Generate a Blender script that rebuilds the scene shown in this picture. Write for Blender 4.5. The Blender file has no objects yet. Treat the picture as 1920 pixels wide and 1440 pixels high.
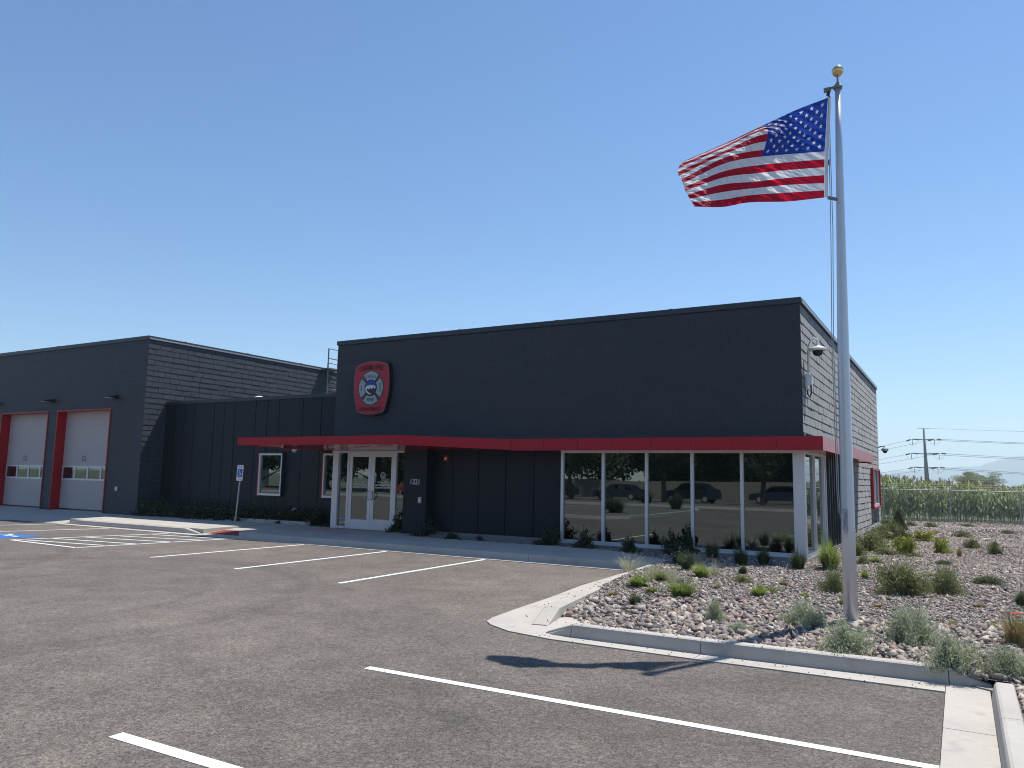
import bpy, math, random
import numpy as np
from mathutils import Vector, Matrix
random.seed(7); rng = np.random.default_rng(7)
scene = bpy.context.scene
PI = math.pi

# ------------------------------------------------------------ camera, world, sun, exposure
cam_d = bpy.data.cameras.new('camera'); cam = bpy.data.objects.new('camera', cam_d)
scene.collection.objects.link(cam); scene.camera = cam
cam_d.sensor_width = 36; cam_d.sensor_fit = 'HORIZONTAL'; cam_d.lens = 1438.04/1920*36
cam_d.clip_start = 0.05; cam_d.clip_end = 40000
def _n(v): v = np.array(v, float); return v/np.linalg.norm(v)
_X = -_n((-1528-960, -(848-720), -1438.04)); _Y = _n((1801-960, -(911-720), -1438.04)); _Z = _n(np.cross(_X, _Y))
R = np.array([_X, _Y, _Z])
M4 = Matrix([[*R[0], 0], [*R[1], 0], [*R[2], 1.72], [0, 0, 0, 1]]); cam.matrix_world = M4
HC = 1.72
def ray(px, py): return R @ np.array([px-960, -(py-720), -1438.04])
def gnd(px, py, z=-.1):                      # where a sight line meets the level z (used to read off positions)
    d = ray(px, py); t = (z-HC)/d[2]; return Vector((d[0]*t, d[1]*t, z))

SUN = Vector((.20, .452, 1.0)).normalized()
sun_el = math.asin(SUN.z); sun_az = math.atan2(SUN.x, SUN.y)
world = bpy.data.worlds.new('World'); scene.world = world; world.use_nodes = True
wt = world.node_tree; wt.nodes.clear()
wo = wt.nodes.new('ShaderNodeOutputWorld'); wb = wt.nodes.new('ShaderNodeBackground'); ws = wt.nodes.new('ShaderNodeTexSky')
ws.sky_type = 'NISHITA'; ws.sun_disc = False; ws.sun_elevation = sun_el; ws.sun_rotation = sun_az
ws.altitude = 1400; ws.air_density = 1.25; ws.dust_density = .35; ws.ozone_density = 6.0
wb.inputs['Strength'].default_value = .115
hsn = wt.nodes.new('ShaderNodeHueSaturation'); hsn.inputs['Saturation'].default_value = 1.10
wt.links.new(ws.outputs[0], hsn.inputs['Color']); wt.links.new(hsn.outputs[0], wb.inputs[0]); wt.links.new(wb.outputs[0], wo.inputs[0])
sl = bpy.data.lights.new('sun', 'SUN'); sl.energy = 4.8; sl.angle = math.radians(.5); sl.color = (1, .955, .89)
so = bpy.data.objects.new('sun', sl); scene.collection.objects.link(so)
so.rotation_euler = (-SUN).to_track_quat('-Z', 'Y').to_euler(); so.location = (0, 0, 60)
scene.view_settings.view_transform = 'Standard'; scene.view_settings.look = 'None'
scene.view_settings.exposure = 0.3; scene.view_settings.gamma = 1.0
scene.render.engine = 'CYCLES'; scene.cycles.volume_bounces = 4; scene.cycles.max_bounces = 8
scene.cycles.use_denoising = True; scene.cycles.filter_width = 1.05

# ------------------------------------------------------------ materials
def mat(name, col=(.5, .5, .5), rough=.6, metal=0., spec=.5, ior=None, noise=None, bump=None, island=0., trans=None):
    m = bpy.data.materials.new(name); m.use_nodes = True; nt = m.node_tree; b = nt.nodes['Principled BSDF']
    b.inputs['Base Color'].default_value = (*col, 1); b.inputs['Roughness'].default_value = rough
    b.inputs['Metallic'].default_value = metal; b.inputs['Specular IOR Level'].default_value = spec
    if ior: b.inputs['IOR'].default_value = ior
    tc = nt.nodes.new('ShaderNodeTexCoord'); src = None
    def colnode(f, c1, c2):
        mx = nt.nodes.new('ShaderNodeMix'); mx.data_type = 'RGBA'; nt.links.new(f, mx.inputs[0])
        if isinstance(c1, tuple): mx.inputs[6].default_value = (*c1, 1)
        else: nt.links.new(c1, mx.inputs[6])
        mx.inputs[7].default_value = (*c2, 1); return mx.outputs[2]
    cur = tuple(col)
    for (sc, amt, c2, lo, hi) in (noise or []):
        n = nt.nodes.new('ShaderNodeTexNoise'); n.inputs['Scale'].default_value = sc; n.inputs['Detail'].default_value = 4
        nt.links.new(tc.outputs['Object'], n.inputs['Vector'])
        mr = nt.nodes.new('ShaderNodeMapRange'); mr.inputs[1].default_value = lo; mr.inputs[2].default_value = hi; mr.inputs[4].default_value = amt
        nt.links.new(n.outputs[0], mr.inputs[0]); cur = colnode(mr.outputs[0], cur, c2)
    if island:
        g = nt.nodes.new('ShaderNodeNewGeometry'); hs = nt.nodes.new('ShaderNodeHueSaturation')
        mr = nt.nodes.new('ShaderNodeMapRange'); mr.inputs[3].default_value = 1-island; mr.inputs[4].default_value = 1+island
        nt.links.new(g.outputs['Random Per Island'], mr.inputs[0]); nt.links.new(mr.outputs[0], hs.inputs['Value'])
        if isinstance(cur, tuple): hs.inputs['Color'].default_value = (*cur, 1)
        else: nt.links.new(cur, hs.inputs['Color'])
        cur = hs.outputs[0]
    if not isinstance(cur, tuple): nt.links.new(cur, b.inputs['Base Color'])
    if bump:
        sc, st, dist = bump
        n = nt.nodes.new('ShaderNodeTexNoise'); n.inputs['Scale'].default_value = sc; n.inputs['Detail'].default_value = 5 if sc > 1 else 0
        nt.links.new(tc.outputs['Object'], n.inputs['Vector'])
        bp = nt.nodes.new('ShaderNodeBump'); bp.inputs['Strength'].default_value = st; bp.inputs['Distance'].default_value = dist
        nt.links.new(n.outputs[0], bp.inputs['Height']); nt.links.new(bp.outputs[0], b.inputs['Normal'])
    if trans:                                   # thin cloth or leaf: light comes through
        tr = nt.nodes.new('ShaderNodeBsdfTranslucent'); ms = nt.nodes.new('ShaderNodeMixShader'); ms.inputs[0].default_value = trans
        if isinstance(cur, tuple): tr.inputs[0].default_value = (*cur, 1)
        else: nt.links.new(cur, tr.inputs[0])
        if bump: nt.links.new(bp.outputs[0], tr.inputs['Normal'])
        out = nt.nodes['Material Output']
        nt.links.new(b.outputs[0], ms.inputs[1]); nt.links.new(tr.outputs[0], ms.inputs[2]); nt.links.new(ms.outputs[0], out.inputs[0])
    return m
M = {}
M['block'] = mat('painted_block', (.042, .048, .059), .62, spec=.35, noise=[(2.5, .35, (.034, .040, .050), .4, .7), (60, .3, (.06, .065, .075), .5, .75)], bump=(55, .5, .006), island=.06)
_b = M['block'].node_tree.nodes['Principled BSDF']; _b.inputs['Sheen Weight'].default_value = .25; _b.inputs['Sheen Roughness'].default_value = .4
M['mortar'] = mat('block_joint', (.036, .041, .051), .7)
M['panel'] = mat('charcoal_panel', (.013, .016, .022), .5, spec=.3, noise=[(1.5, .4, (.017, .020, .027), .4, .7)])
M['dark'] = mat('black_gap', (.006, .007, .009), .8)
M['cap'] = mat('dark_coping', (.035, .042, .052), .4)
M['cap2'] = mat('grey_flashing', (.30, .31, .33), .4)
M['red'] = mat('red_panel', (.42, .008, .022), .32, noise=[(3, .25, (.34, .01, .022), .4, .7)])
M['soffit'] = mat('red_soffit', (.40, .010, .022), .14)
M['redtrim'] = mat('red_trim', (.40, .006, .012), .4)
M['alu'] = mat('anodised_aluminium', (.72, .71, .72), .38, .25)
M['white'] = mat('white_paint', (.78, .78, .77), .4)
M['garage'] = mat('garage_panel', (.50, .44, .415), .5, noise=[(1.2, .3, (.45, .40, .38), .4, .7)])
M['black'] = mat('black_plastic', (.012, .012, .014), .45)
M['glass'] = mat('dark_glass', (.004, .005, .005), 0.01, ior=2.65, bump=(.9, .05, .02)); M['glass'].node_tree.nodes['Principled BSDF'].inputs['Specular Tint'].default_value = (.84, .98, .97, 1)
M['steel'] = mat('galvanised', (.45, .46, .48), .42, .5, noise=[(9, .3, (.38, .39, .41), .4, .7)])
M['polealu'] = mat('brushed_pole', (.62, .63, .66), .34, .45, noise=[(3, .35, (.52, .53, .57), .4, .7)])
M['gold'] = mat('gold', (.75, .58, .28), .18, .9)
M['rope'] = mat('rope', (.35, .37, .40), .8)
M['redflag'] = mat('flag_red', (.50, .006, .030), .75, trans=.5, bump=(18, .35, .012))
M['whiteflag'] = mat('flag_white', (.78, .78, .80), .75, trans=.42, bump=(18, .35, .012))
M['blueflag'] = mat('flag_blue', (.016, .055, .34), .75, trans=.45, bump=(18, .35, .012))
M['concrete'] = mat('concrete', (.47, .43, .375), .85, noise=[(1.1, .6, (.36, .33, .29), .42, .7), (3.3, .5, (.28, .25, .22), .62, .72), (14, .3, (.52, .49, .44), .5, .7), (5, .25, (.33, .31, .28), .6, .75)], bump=(90, .25, .004))
M['dconcrete'] = mat('foundation_concrete', (.25, .24, .23), .85, noise=[(6, .4, (.19, .18, .17), .4, .7)])
M['paint'] = mat('road_paint', (.82, .82, .80), .6, noise=[(38, .8, (.36, .34, .33), .60, .74), (2.2, .25, (.62, .61, .59), .5, .7)])
M['bluepaint'] = mat('blue_road_paint', (.02, .16, .50), .6)
M['redmat'] = mat('red_dome_mat', (.30, .055, .045), .7)
M['soil'] = mat('gravel_soil', (.12, .105, .10), .95, noise=[(22, .7, (.26, .23, .22), .45, .6), (60, .6, (.09, .08, .08), .5, .65), (1.2, .3, (.15, .13, .12), .4, .7)], bump=(30, 1., .03))
M['mulch'] = mat('dark_mulch', (.05, .04, .035), .95, noise=[(30, .6, (.1, .08, .07), .5, .7)], bump=(30, 1., .03))
M['field'] = mat('dry_field', (.11, .13, .06), .95, noise=[(.05, .6, (.17, .15, .09), .4, .6), (.9, .4, (.08, .1, .03), .4, .7)])
M['hill'] = mat('far_hill', (.16, .17, .13), .95, noise=[(.004, .5, (.2, .18, .14), .4, .7)])
M['leaf_sage'] = mat('leaf_sage', (.43, .455, .30), .7, island=.35, trans=.3)
M['leaf_olive'] = mat('leaf_olive', (.235, .25, .10), .7, island=.45, trans=.3)
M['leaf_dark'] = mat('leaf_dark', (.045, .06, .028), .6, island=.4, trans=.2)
M['leaf_juniper'] = mat('leaf_juniper', (.12, .15, .06), .7, island=.35, trans=.2)
M['leaf_lime'] = mat('leaf_lime', (.33, .35, .07), .6, island=.3, trans=.35)
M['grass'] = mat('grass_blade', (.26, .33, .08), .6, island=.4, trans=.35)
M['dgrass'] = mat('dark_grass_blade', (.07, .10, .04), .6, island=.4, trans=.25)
M['dry'] = mat('dry_blade', (.34, .27, .12), .7, island=.3, trans=.3)
M['wisp'] = mat('seed_wisp', (.38, .38, .26), .7, island=.3, trans=.3)
M['orange'] = mat('orange_petal', (.75, .16, .05), .6, trans=.3)
M['twig'] = mat('twig', (.13, .09, .06), .9)
M['tree'] = mat('tree_leaf', (.055, .085, .03), .65, island=.4, trans=.25)
M['bark'] = mat('bark', (.09, .07, .05), .9, noise=[(8, .5, (.05, .04, .03), .4, .7)])
M['corn'] = mat('corn_leaf', (.145, .20, .05), .6, island=.55, trans=.35)
M['tassel'] = mat('corn_tassel', (.26, .19, .10), .8, island=.3, trans=.3)
M['galv'] = mat('weathered_steel', (.22, .225, .215), .6, .2)
M['wire'] = mat('fence_wire', (.42, .43, .42), .5, .3)
M['carblue'] = mat('dark_car_paint', (.02, .03, .05), .2, ior=1.6)
M['carred'] = mat('red_car_paint', (.4, .01, .01), .2, ior=1.6)
M['carwhite'] = mat('white_car_paint', (.7, .7, .7), .25)
M['tyre'] = mat('tyre', (.02, .02, .02), .8)
M['tan'] = mat('tan_wall', (.20, .18, .15), .8)
M['signblue'] = mat('sign_blue', (.01, .10, .38), .4)
M['badgered'] = mat('badge_red', (.48, .012, .035), .4)
M['badgedred'] = mat('badge_dark_red', (.07, .004, .008), .4)
M['badgeedge'] = mat('badge_edge', (.30, .11, .12), .4)
M['badgegrey'] = mat('badge_grey', (.36, .40, .40), .4)
M['badgeblue'] = mat('badge_blue', (.01, .06, .30), .4)
M['badgewhite'] = mat('badge_white', (.70, .70, .72), .4)
M['badgebrown'] = mat('badge_brown', (.03, .02, .02), .5)

# rock: per-island mix of greys, pinks and tans
def rockmat():
    m = bpy.data.materials.new('broken_rock'); m.use_nodes = True; nt = m.node_tree; b = nt.nodes['Principled BSDF']
    g = nt.nodes.new('ShaderNodeNewGeometry'); r = nt.nodes.new('ShaderNodeValToRGB'); r.color_ramp.interpolation = 'CONSTANT'
    cols = [(0.186, 0.155, 0.139), (0.317, 0.254, 0.215), (0.24, 0.212, 0.191), (0.392, 0.326, 0.272), (0.109, 0.093, 0.091), (0.273, 0.192, 0.158), (0.491, 0.424, 0.358), (0.208, 0.176, 0.158), (0.317, 0.279, 0.248)]
    e = r.color_ramp.elements
    e[0].color = (*cols[0], 1); e[1].position = 1/9; e[1].color = (*cols[1], 1)
    for i in range(2, 9): x = e.new(i/9); x.color = (*cols[i], 1)
    nt.links.new(g.outputs['Random Per Island'], r.inputs[0])
    tc = nt.nodes.new('ShaderNodeTexCoord'); n = nt.nodes.new('ShaderNodeTexNoise'); n.inputs['Scale'].default_value = 40
    nt.links.new(tc.outputs['Object'], n.inputs['Vector'])
    hs = nt.nodes.new('ShaderNodeHueSaturation'); mr = nt.nodes.new('ShaderNodeMapRange'); mr.inputs[3].default_value = .65; mr.inputs[4].default_value = 1.35
    nt.links.new(n.outputs[0], mr.inputs[0]); nt.links.new(mr.outputs[0], hs.inputs['Value']); nt.links.new(r.outputs[0], hs.inputs['Color'])
    nt.links.new(hs.outputs[0], b.inputs['Base Color']); b.inputs['Roughness'].default_value = .85
    return m
M['rock'] = rockmat()

def asphalt():
    m = bpy.data.materials.new('asphalt'); m.use_nodes = True; nt = m.node_tree; b = nt.nodes['Principled BSDF']
    N = nt.nodes.new; L = nt.links.new
    tc = N('ShaderNodeTexCoord'); P = tc.outputs['Object']
    def noise(sc, det=3, w=None):
        n = N('ShaderNodeTexNoise'); n.inputs['Scale'].default_value = sc; n.inputs['Detail'].default_value = det; L(w or P, n.inputs['Vector']); return n.outputs[0]
    def mr(x, a, b_, c, d):
        k = N('ShaderNodeMapRange'); k.inputs[1].default_value = a; k.inputs[2].default_value = b_; k.inputs[3].default_value = c; k.inputs[4].default_value = d; L(x, k.inputs[0]); return k.outputs[0]
    def mul(a, b_):
        k = N('ShaderNodeMath'); k.operation = 'MULTIPLY'; L(a, k.inputs[0]); L(b_, k.inputs[1]); return k.outputs[0]
    v = N('ShaderNodeTexVoronoi'); v.inputs['Scale'].default_value = 95; L(P, v.inputs['Vector'])
    sepc = N('ShaderNodeSeparateColor'); L(v.outputs['Color'], sepc.inputs[0])
    agg = mr(sepc.outputs[0], 0, 1, .5, 1.5)
    val = mul(agg, mr(noise(.28, 5), .35, .68, .84, 1.16))
    val = mul(val, mr(noise(1.7, 6), .35, .68, .86, 1.13))
    val = mul(val, mr(noise(16, 3), .3, .7, .86, 1.14))
    val = mul(val, mr(noise(26, 2), .3, .7, .78, 1.22)); val = mul(val, mr(noise(3.1, 5), .60, .74, 1, .80))
    # turning tyre marks
    sx = N('ShaderNodeSeparateXYZ'); L(P, sx.inputs[0]); val = mul(val, mr(sx.outputs[0], -6.5, -1, 1, .80))
    for cx, cy, rr, w, dp in ((-12.6, 6.2, 3.1, .13, .84), (-12.6, 6.2, 4.55, .2, .80), (-12.6, 6.2, 4.9, .1, .86), (-21., 4.5, 5.2, .16, .82), (-21., 4.5, 6.7, .2, .80), (-9, -3, 8.4, .15, .93), (-9, -3, 9.9, .15, .93)):
        d = N('ShaderNodeVectorMath'); d.operation = 'DISTANCE'; cb = N('ShaderNodeCombineXYZ'); L(sx.outputs[0], cb.inputs[0]); L(sx.outputs[1], cb.inputs[1])
        L(cb.outputs[0], d.inputs[0]); d.inputs[1].default_value = (cx, cy, 0)
        s = N('ShaderNodeMath'); s.operation = 'SUBTRACT'; L(d.outputs['Value'], s.inputs[0]); s.inputs[1].default_value = rr
        a = N('ShaderNodeMath'); a.operation = 'ABSOLUTE'; L(s.outputs[0], a.inputs[0])
        val = mul(val, mr(a.outputs[0], 0, w*1.6, dp, 1))
    base = N('ShaderNodeMix'); base.data_type = 'RGBA'; L(sepc.outputs[1], base.inputs[0]); base.inputs[6].default_value = (.126, .105, .089, 1); base.inputs[7].default_value = (.158, .132, .109, 1)
    hs = N('ShaderNodeHueSaturation'); L(base.outputs[2], hs.inputs['Color']); L(val, hs.inputs['Value']); L(hs.outputs[0], b.inputs['Base Color'])
    b.inputs['Roughness'].default_value = .85
    bp = N('ShaderNodeBump'); bp.inputs['Strength'].default_value = .3; bp.inputs['Distance'].default_value = .004; L(v.outputs['Distance'], bp.inputs['Height']); L(bp.outputs[0], b.inputs['Normal'])
    return m
M['asphalt'] = asphalt()

# ------------------------------------------------------------ mesh helpers
class MB:
    def __init__(s): s.v = []; s.f = []; s.m = []; s.mats = []
    def _mi(s, m):
        if m not in s.mats: s.mats.append(m)
        return s.mats.index(m)
    def add(s, vs, fs, m):
        o = len(s.v); s.v += [tuple(v) for v in vs]; k = s._mi(m)
        for f in fs: s.f.append(tuple(o+i for i in f)); s.m.append(k)
        return s
    def box(s, x0, x1, y0, y1, z0, z1, m):
        v = [(x, y, z) for z in (z0, z1) for y in (y0, y1) for x in (x0, x1)]
        return s.add(v, [(0, 2, 3, 1), (4, 5, 7, 6), (0, 1, 5, 4), (2, 6, 7, 3), (0, 4, 6, 2), (1, 3, 7, 5)], m)
    def obox(s, c, ux, uy, uz, m):               # oriented box, half-vectors
        c, ux, uy, uz = map(Vector, (c, ux, uy, uz))
        v = [c+ux*a+uy*b+uz*d for d in (-1, 1) for b in (-1, 1) for a in (-1, 1)]
        return s.add(v, [(0, 2, 3, 1), (4, 5, 7, 6), (0, 1, 5, 4), (2, 6, 7, 3), (0, 4, 6, 2), (1, 3, 7, 5)], m)
    def prism(s, poly, z0, z1, m):               # poly in xy, z0/z1 numbers or lists
        n = len(poly); a = z0 if isinstance(z0, (list, tuple)) else [z0]*n; b = z1 if isinstance(z1, (list, tuple)) else [z1]*n
        v = [(p[0], p[1], a[i]) for i, p in enumerate(poly)]+[(p[0], p[1], b[i]) for i, p in enumerate(poly)]
        return s.add(v, [tuple(range(n-1, -1, -1)), tuple(range(n, 2*n))]+[(i, (i+1) % n, n+(i+1) % n, n+i) for i in range(n)], m)
    def extr(s, poly, fr, y0, y1, m):            # poly (a,b) placed by fr(a,b,d)
        n = len(poly); v = [fr(a, b, y0) for a, b in poly]+[fr(a, b, y1) for a, b in poly]
        return s.add(v, [tuple(range(n-1, -1, -1)), tuple(range(n, 2*n))]+[(i, (i+1) % n, n+(i+1) % n, n+i) for i in range(n)], m)
    def tube(s, pts, r, m, seg=8, cap=True):
        pts = [Vector(p) for p in pts]; n = len(pts); rs = r if isinstance(r, (list, tuple)) else [r]*n
        vs = []; up = None
        for i, p in enumerate(pts):
            d = (pts[min(i+1, n-1)]-pts[max(i-1, 0)]).normalized()
            if up is None: up = Vector((0, 0, 1)) if abs(d.z) < .9 else Vector((1, 0, 0))
            a = d.cross(up).normalized(); b = a.cross(d).normalized(); up = b
            for k in range(seg):
                t = 2*PI*k/seg; vs.append(p+(a*math.cos(t)+b*math.sin(t))*rs[i])
        fs = [(i*seg+k, i*seg+(k+1) % seg, (i+1)*seg+(k+1) % seg, (i+1)*seg+k) for i in range(n-1) for k in range(seg)]
        if cap: fs += [tuple(range(seg-1, -1, -1)), tuple((n-1)*seg+k for k in range(seg))]
        return s.add(vs, fs, m)
    def lathe(s, prof, c, m, seg=20):            # prof: (r, z)
        vs = [(c[0]+r*math.cos(2*PI*k/seg), c[1]+r*math.sin(2*PI*k/seg), c[2]+z) for r, z in prof for k in range(seg)]
        fs = [(i*seg+k, i*seg+(k+1) % seg, (i+1)*seg+(k+1) % seg, (i+1)*seg+k) for i in range(len(prof)-1) for k in range(seg)]
        fs += [tuple(range(seg-1, -1, -1)), tuple((len(prof)-1)*seg+k for k in range(seg))]
        return s.add(vs, fs, m)
    def build(s, name, parent=None, base=None, smooth=False, recalc=True, **tags):
        o0 = Vector(parent_base(parent)) if parent else Vector(base or (0, 0, 0))
        me = bpy.data.meshes.new(name); me.from_pydata([(v[0]-o0.x, v[1]-o0.y, v[2]-o0.z) for v in s.v], [], s.f)
        for m in s.mats: me.materials.append(M[m])
        me.polygons.foreach_set('material_index', s.m)
        if smooth: me.polygons.foreach_set('use_smooth', [True]*len(s.f))
        me.update()
        if recalc:
            import bmesh
            bm = bmesh.new(); bm.from_mesh(me); bmesh.ops.recalc_face_normals(bm, faces=bm.faces); bm.to_mesh(me); bm.free()
        o = bpy.data.objects.new(name, me); scene.collection.objects.link(o)
        if parent: o.parent = parent
        else: o.location = o0
        tag(o, **tags); return o
BASE = {}
def parent_base(p):
    while p.parent: p = p.parent
    return p.location
def tag(o, label=None, cat=None, group=None, kind=None):
    if label: o['label'] = label
    if cat: o['category'] = cat
    if group: o['group'] = group
    if kind: o['kind'] = kind
    return o
def thing(name, loc, label, cat, group=None):
    o = bpy.data.objects.new(name, None); scene.collection.objects.link(o); o.location = loc; o.empty_display_size = .2
    return tag(o, label, cat, group)
def copy_tree(o, loc, rz=0, sc=1, label=None):
    c = o.copy(); scene.collection.objects.link(c); c.location = loc; c.rotation_euler = (0, 0, rz); c.scale = sc if isinstance(sc, tuple) else (sc,)*3
    for ch in o.children:
        d = ch.copy(); scene.collection.objects.link(d); d.parent = c
        for g in ch.children:
            e = g.copy(); scene.collection.objects.link(e); e.parent = d
    if label: c['label'] = label
    return c
def np_mesh(name, V, F, mats, mi=None, parent=None, base=None, smooth=False, **tags):   # F: (n,k) array of equal polygons
    me = bpy.data.meshes.new(name); n, k = F.shape
    o0 = parent_base(parent) if parent else Vector(base or (0, 0, 0))
    V = V-np.array([o0[0], o0[1], o0[2]])
    me.vertices.add(len(V)); me.vertices.foreach_set('co', V.astype(np.float32).ravel())
    me.loops.add(n*k); me.loops.foreach_set('vertex_index', F.astype(np.int32).ravel())
    me.polygons.add(n); me.polygons.foreach_set('loop_start', np.arange(0, n*k, k, dtype=np.int32))
    for m in mats: me.materials.append(M[m])
    if mi is not None: me.polygons.foreach_set('material_index', np.asarray(mi, np.int32))
    if smooth: me.polygons.foreach_set('use_smooth', np.ones(n, bool))
    me.update(calc_edges=True); me.validate()
    o = bpy.data.objects.new(name, me); scene.collection.objects.link(o)
    if parent: o.parent = parent
    else: o.location = o0
    tag(o, **tags); return o
_fcache = {}
def text_poly(s, size, bold=0.0):
    c = bpy.data.curves.new('t', 'FONT'); c.body = s; c.size = size; c.align_x = 'CENTER'; c.align_y = 'CENTER'; c.offset = bold; c.resolution_u = 3
    o = bpy.data.objects.new('t', c); scene.collection.objects.link(o)
    dg = bpy.context.evaluated_depsgraph_get(); me = bpy.data.meshes.new_from_object(o.evaluated_get(dg))
    vs = [tuple(v.co) for v in me.vertices]; fs = [tuple(p.vertices) for p in me.polygons]
    bpy.data.objects.remove(o); bpy.data.meshes.remove(me); return vs, fs
def put_text(mb, s, size, fr, d, m, bold=0., warp=None, sx=1.):
    vs, fs = text_poly(s, size, bold)
    pts = [(v[0]*sx, v[1]) for v in vs]
    if warp: pts = [warp(*p) for p in pts]
    mb.add([fr(a, b, d) for a, b in pts], fs, m)

# ------------------------------------------------------------ block walls: every block a real, slightly proud stone
def blocks(mb, axis, plane, sign, a0, a1, z0, z1, holes=(), L=.40, h=.203, half=True, var=.003, jo=.007, seed=1, split=0., lean=0., c=.004):
    r = random.Random(seed); nz = int(math.ceil((z1-z0)/h))
    for i in range(nz):
        zb = z0+i*h; zt = min(zb+h, z1)
        if zt-zb < .03: continue
        off = (L/2 if i % 2 else 0)+(r.uniform(-.04, .04) if split else 0)
        xs = [a0]; x = a0-off+L
        while x < a1-.06:
            if x > a0+.06: xs.append(x)
            x += L if not split else L*r.choice((.75, 1, 1, 1.25))
        xs.append(a1)
        for u, w in zip(xs[:-1], xs[1:]):
            segs = [(u, w)]
            for hx0, hx1, hz0, hz1 in holes:
                if zb+h*.4 > hz0 and zb+h*.4 < hz1:
                    ns = []
                    for p, q in segs:
                        if q <= hx0 or p >= hx1: ns.append((p, q)); continue
                        if p < hx0: ns.append((p, hx0))
                        if q > hx1: ns.append((hx1, q))
                    segs = ns
            for p, q in segs:
                if q-p < .02: continue
                d = .012+r.uniform(0, var); t = r.uniform(-split, split)
                p2, q2, b2, t2 = p+jo/2, q-jo/2, zb+jo, zt-jo*.3
                def P(a, z, dd): return (a, plane+sign*dd, z) if axis == 'Y' else (plane+sign*dd, a, z)
                v = [P(p2, b2, 0), P(q2, b2, 0), P(q2, t2, 0), P(p2, t2, 0), P(p2+c, b2+c, d+t+lean), P(q2-c, b2+c, d+t*.5+lean), P(q2-c, t2-c, d-t), P(p2+c, t2-c, d-t*.5)]
                mb.add(v, [(4, 5, 6, 7), (0, 1, 5, 4), (1, 2, 6, 5), (2, 3, 7, 6), (3, 0, 4, 7)], 'block')

# ============================================================ SETTING
LOT = -.10
mb = MB(); mb.add([(-9000, -9000, -.62), (9000, -9000, -.62), (9000, 12000, -.62), (-9000, 12000, -.62)], [(0, 1, 2, 3)], 'field')
mb.build('ground', kind='structure')
# parking lot asphalt
mb = MB(); mb.prism([(-60, -16), (-.2, -16), (-.2, 8.15), (-4.4, 8.5), (-5.3, 9), (-5.9, 15.1), (-60, 15.3)], -.6, LOT, 'asphalt')
mb.build('parking_lot', kind='structure')
mb = MB(); mb.prism([(-160, -57), (60, -57), (60, -22), (-160, -22)], -.6, -.14, 'asphalt'); mb.build('road', kind='structure')

def walk_z(x, y): return .05+max(0, min(1, (y-15.05)/2.4))*.06
# sidewalk slabs in front of the building (each with thin joints)
mb = MB()
def slab(poly):
    mb.prism(poly, -.3, [walk_z(*p) for p in poly], 'concrete')
g = .006
xs = [-16.2, -14.7, -13.2, -11.7, -10.2, -8.7, -7.2]
back = lambda x: 17.72 if x < -13.64 else 16.8
for a, b in zip(xs[:-1], xs[1:]):
    bk = 17.72 if b <= -13.2+1e-6 and a < -14 else 16.82
    slab([(a+g, 15.2), (b-g, 15.2), (b-g, bk), (a+g, bk)])
slab([(-13.66, 16.83), (-13.2, 16.83), (-13.2, 17.3), (-13.66, 17.3)])
slab([(-7.2+g, 15.2), (-5.42, 15.2), (-5.3, 15.75), (-7.1, 16.78), (-7.2+g, 16.82)])
slab([(-17.7, 15.2), (-16.2-g, 15.2), (-16.2-g, 17.72), (-17.7, 17.72)])
# left part of the walk with the ramp
for a, b in ((-26.0, -24.2), (-24.2, -22.2), (-22.2, -20.2), (-20.2, -19.2)):
    slab([(a+g, 15.2), (b-g, 15.2), (b-g, 17.76), (a+g, 17.76)])
mb.prism([(-19.2+g, 15.9), (-17.7-g, 15.9), (-17.7-g, 17.74), (-19.2+g, 17.74)], -.3, [.0, .0, .11, .11], 'concrete')
mb.prism([(-19.2+g, 15.05), (-17.7-g, 15.05), (-17.7-g, 15.89), (-19.2+g, 15.89)], -.3, [LOT+.008, LOT+.008, .0, .0], 'concrete')
mb.build('sidewalk', kind='structure')
# concrete apron before the garage doors
mb = MB()
for k in range(7):
    a = -26.0-k*2.6
    for (y0, y1, z0, z1) in ((14.9, 16.2, LOT+.006, .03), (16.2, 17.9, .03, .12)):
        mb.prism([(a-2.6+g, y0), (a-g, y0), (a-g, y1-g), (a-2.6+g, y1-g)], -.3, [z0, z0, z1, z1], 'concrete')
mb.build('concrete_apron', kind='structure')

# curbs: straight runs cut by joints, with rounded top front edges
mbc = MB()
def curb_run(p, q, w, ztop, zbot=-.3, n=1, ends=(None, None), m='concrete', batter=.03):
    """front edge p->q, body to the left of that direction by w; ztop may differ at both ends"""
    p, q = Vector(p), Vector(q); d = (q-p); L = d.length; d = d.normalized(); nrm = Vector((-d.y, d.x))
    z0, z1 = ztop if isinstance(ztop, tuple) else (ztop, ztop)
    for i in range(n):
        a, b = p+d*(L*i/n+.004), p+d*(L*(i+1)/n-.004); za = z0+(z1-z0)*i/n; zb = z0+(z1-z0)*(i+1)/n
        prof = lambda zt: [(0, zbot), (0, LOT+.0), (batter*.75, zt-.03), (batter, zt-.01), (batter+.02, zt), (w-.015, zt), (w, zt-.015), (w, zbot)]
        va = [(*(a+nrm*o), z) for o, z in prof(za)]; vb = [(*(b+nrm*o), z) for o, z in prof(zb)]; k = len(va)
        mbc.add(va+vb, [tuple(range(k)), tuple(range(2*k-1, k-1, -1))]+[(j, (j+1) % k, k+(j+1) % k, k+j) for j in range(k)], m)
curb_run((-16.6, 15.04), (-5.50, 15.04), .17, .05, n=4)           # along the walk
curb_run((-19.9, 15.04), (-19.2, 15.04), .17, (.05, -.07))
curb_run((-17.7, 15.04), (-16.6, 15.04), .17, (-.07, .05))
curb_run((-25.2, 15.04), (-19.9, 15.04), .17, .05, n=2)
curb_run((-26.0, 15.04), (-25.2, 15.04), .17, (-.07, .05))
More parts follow.
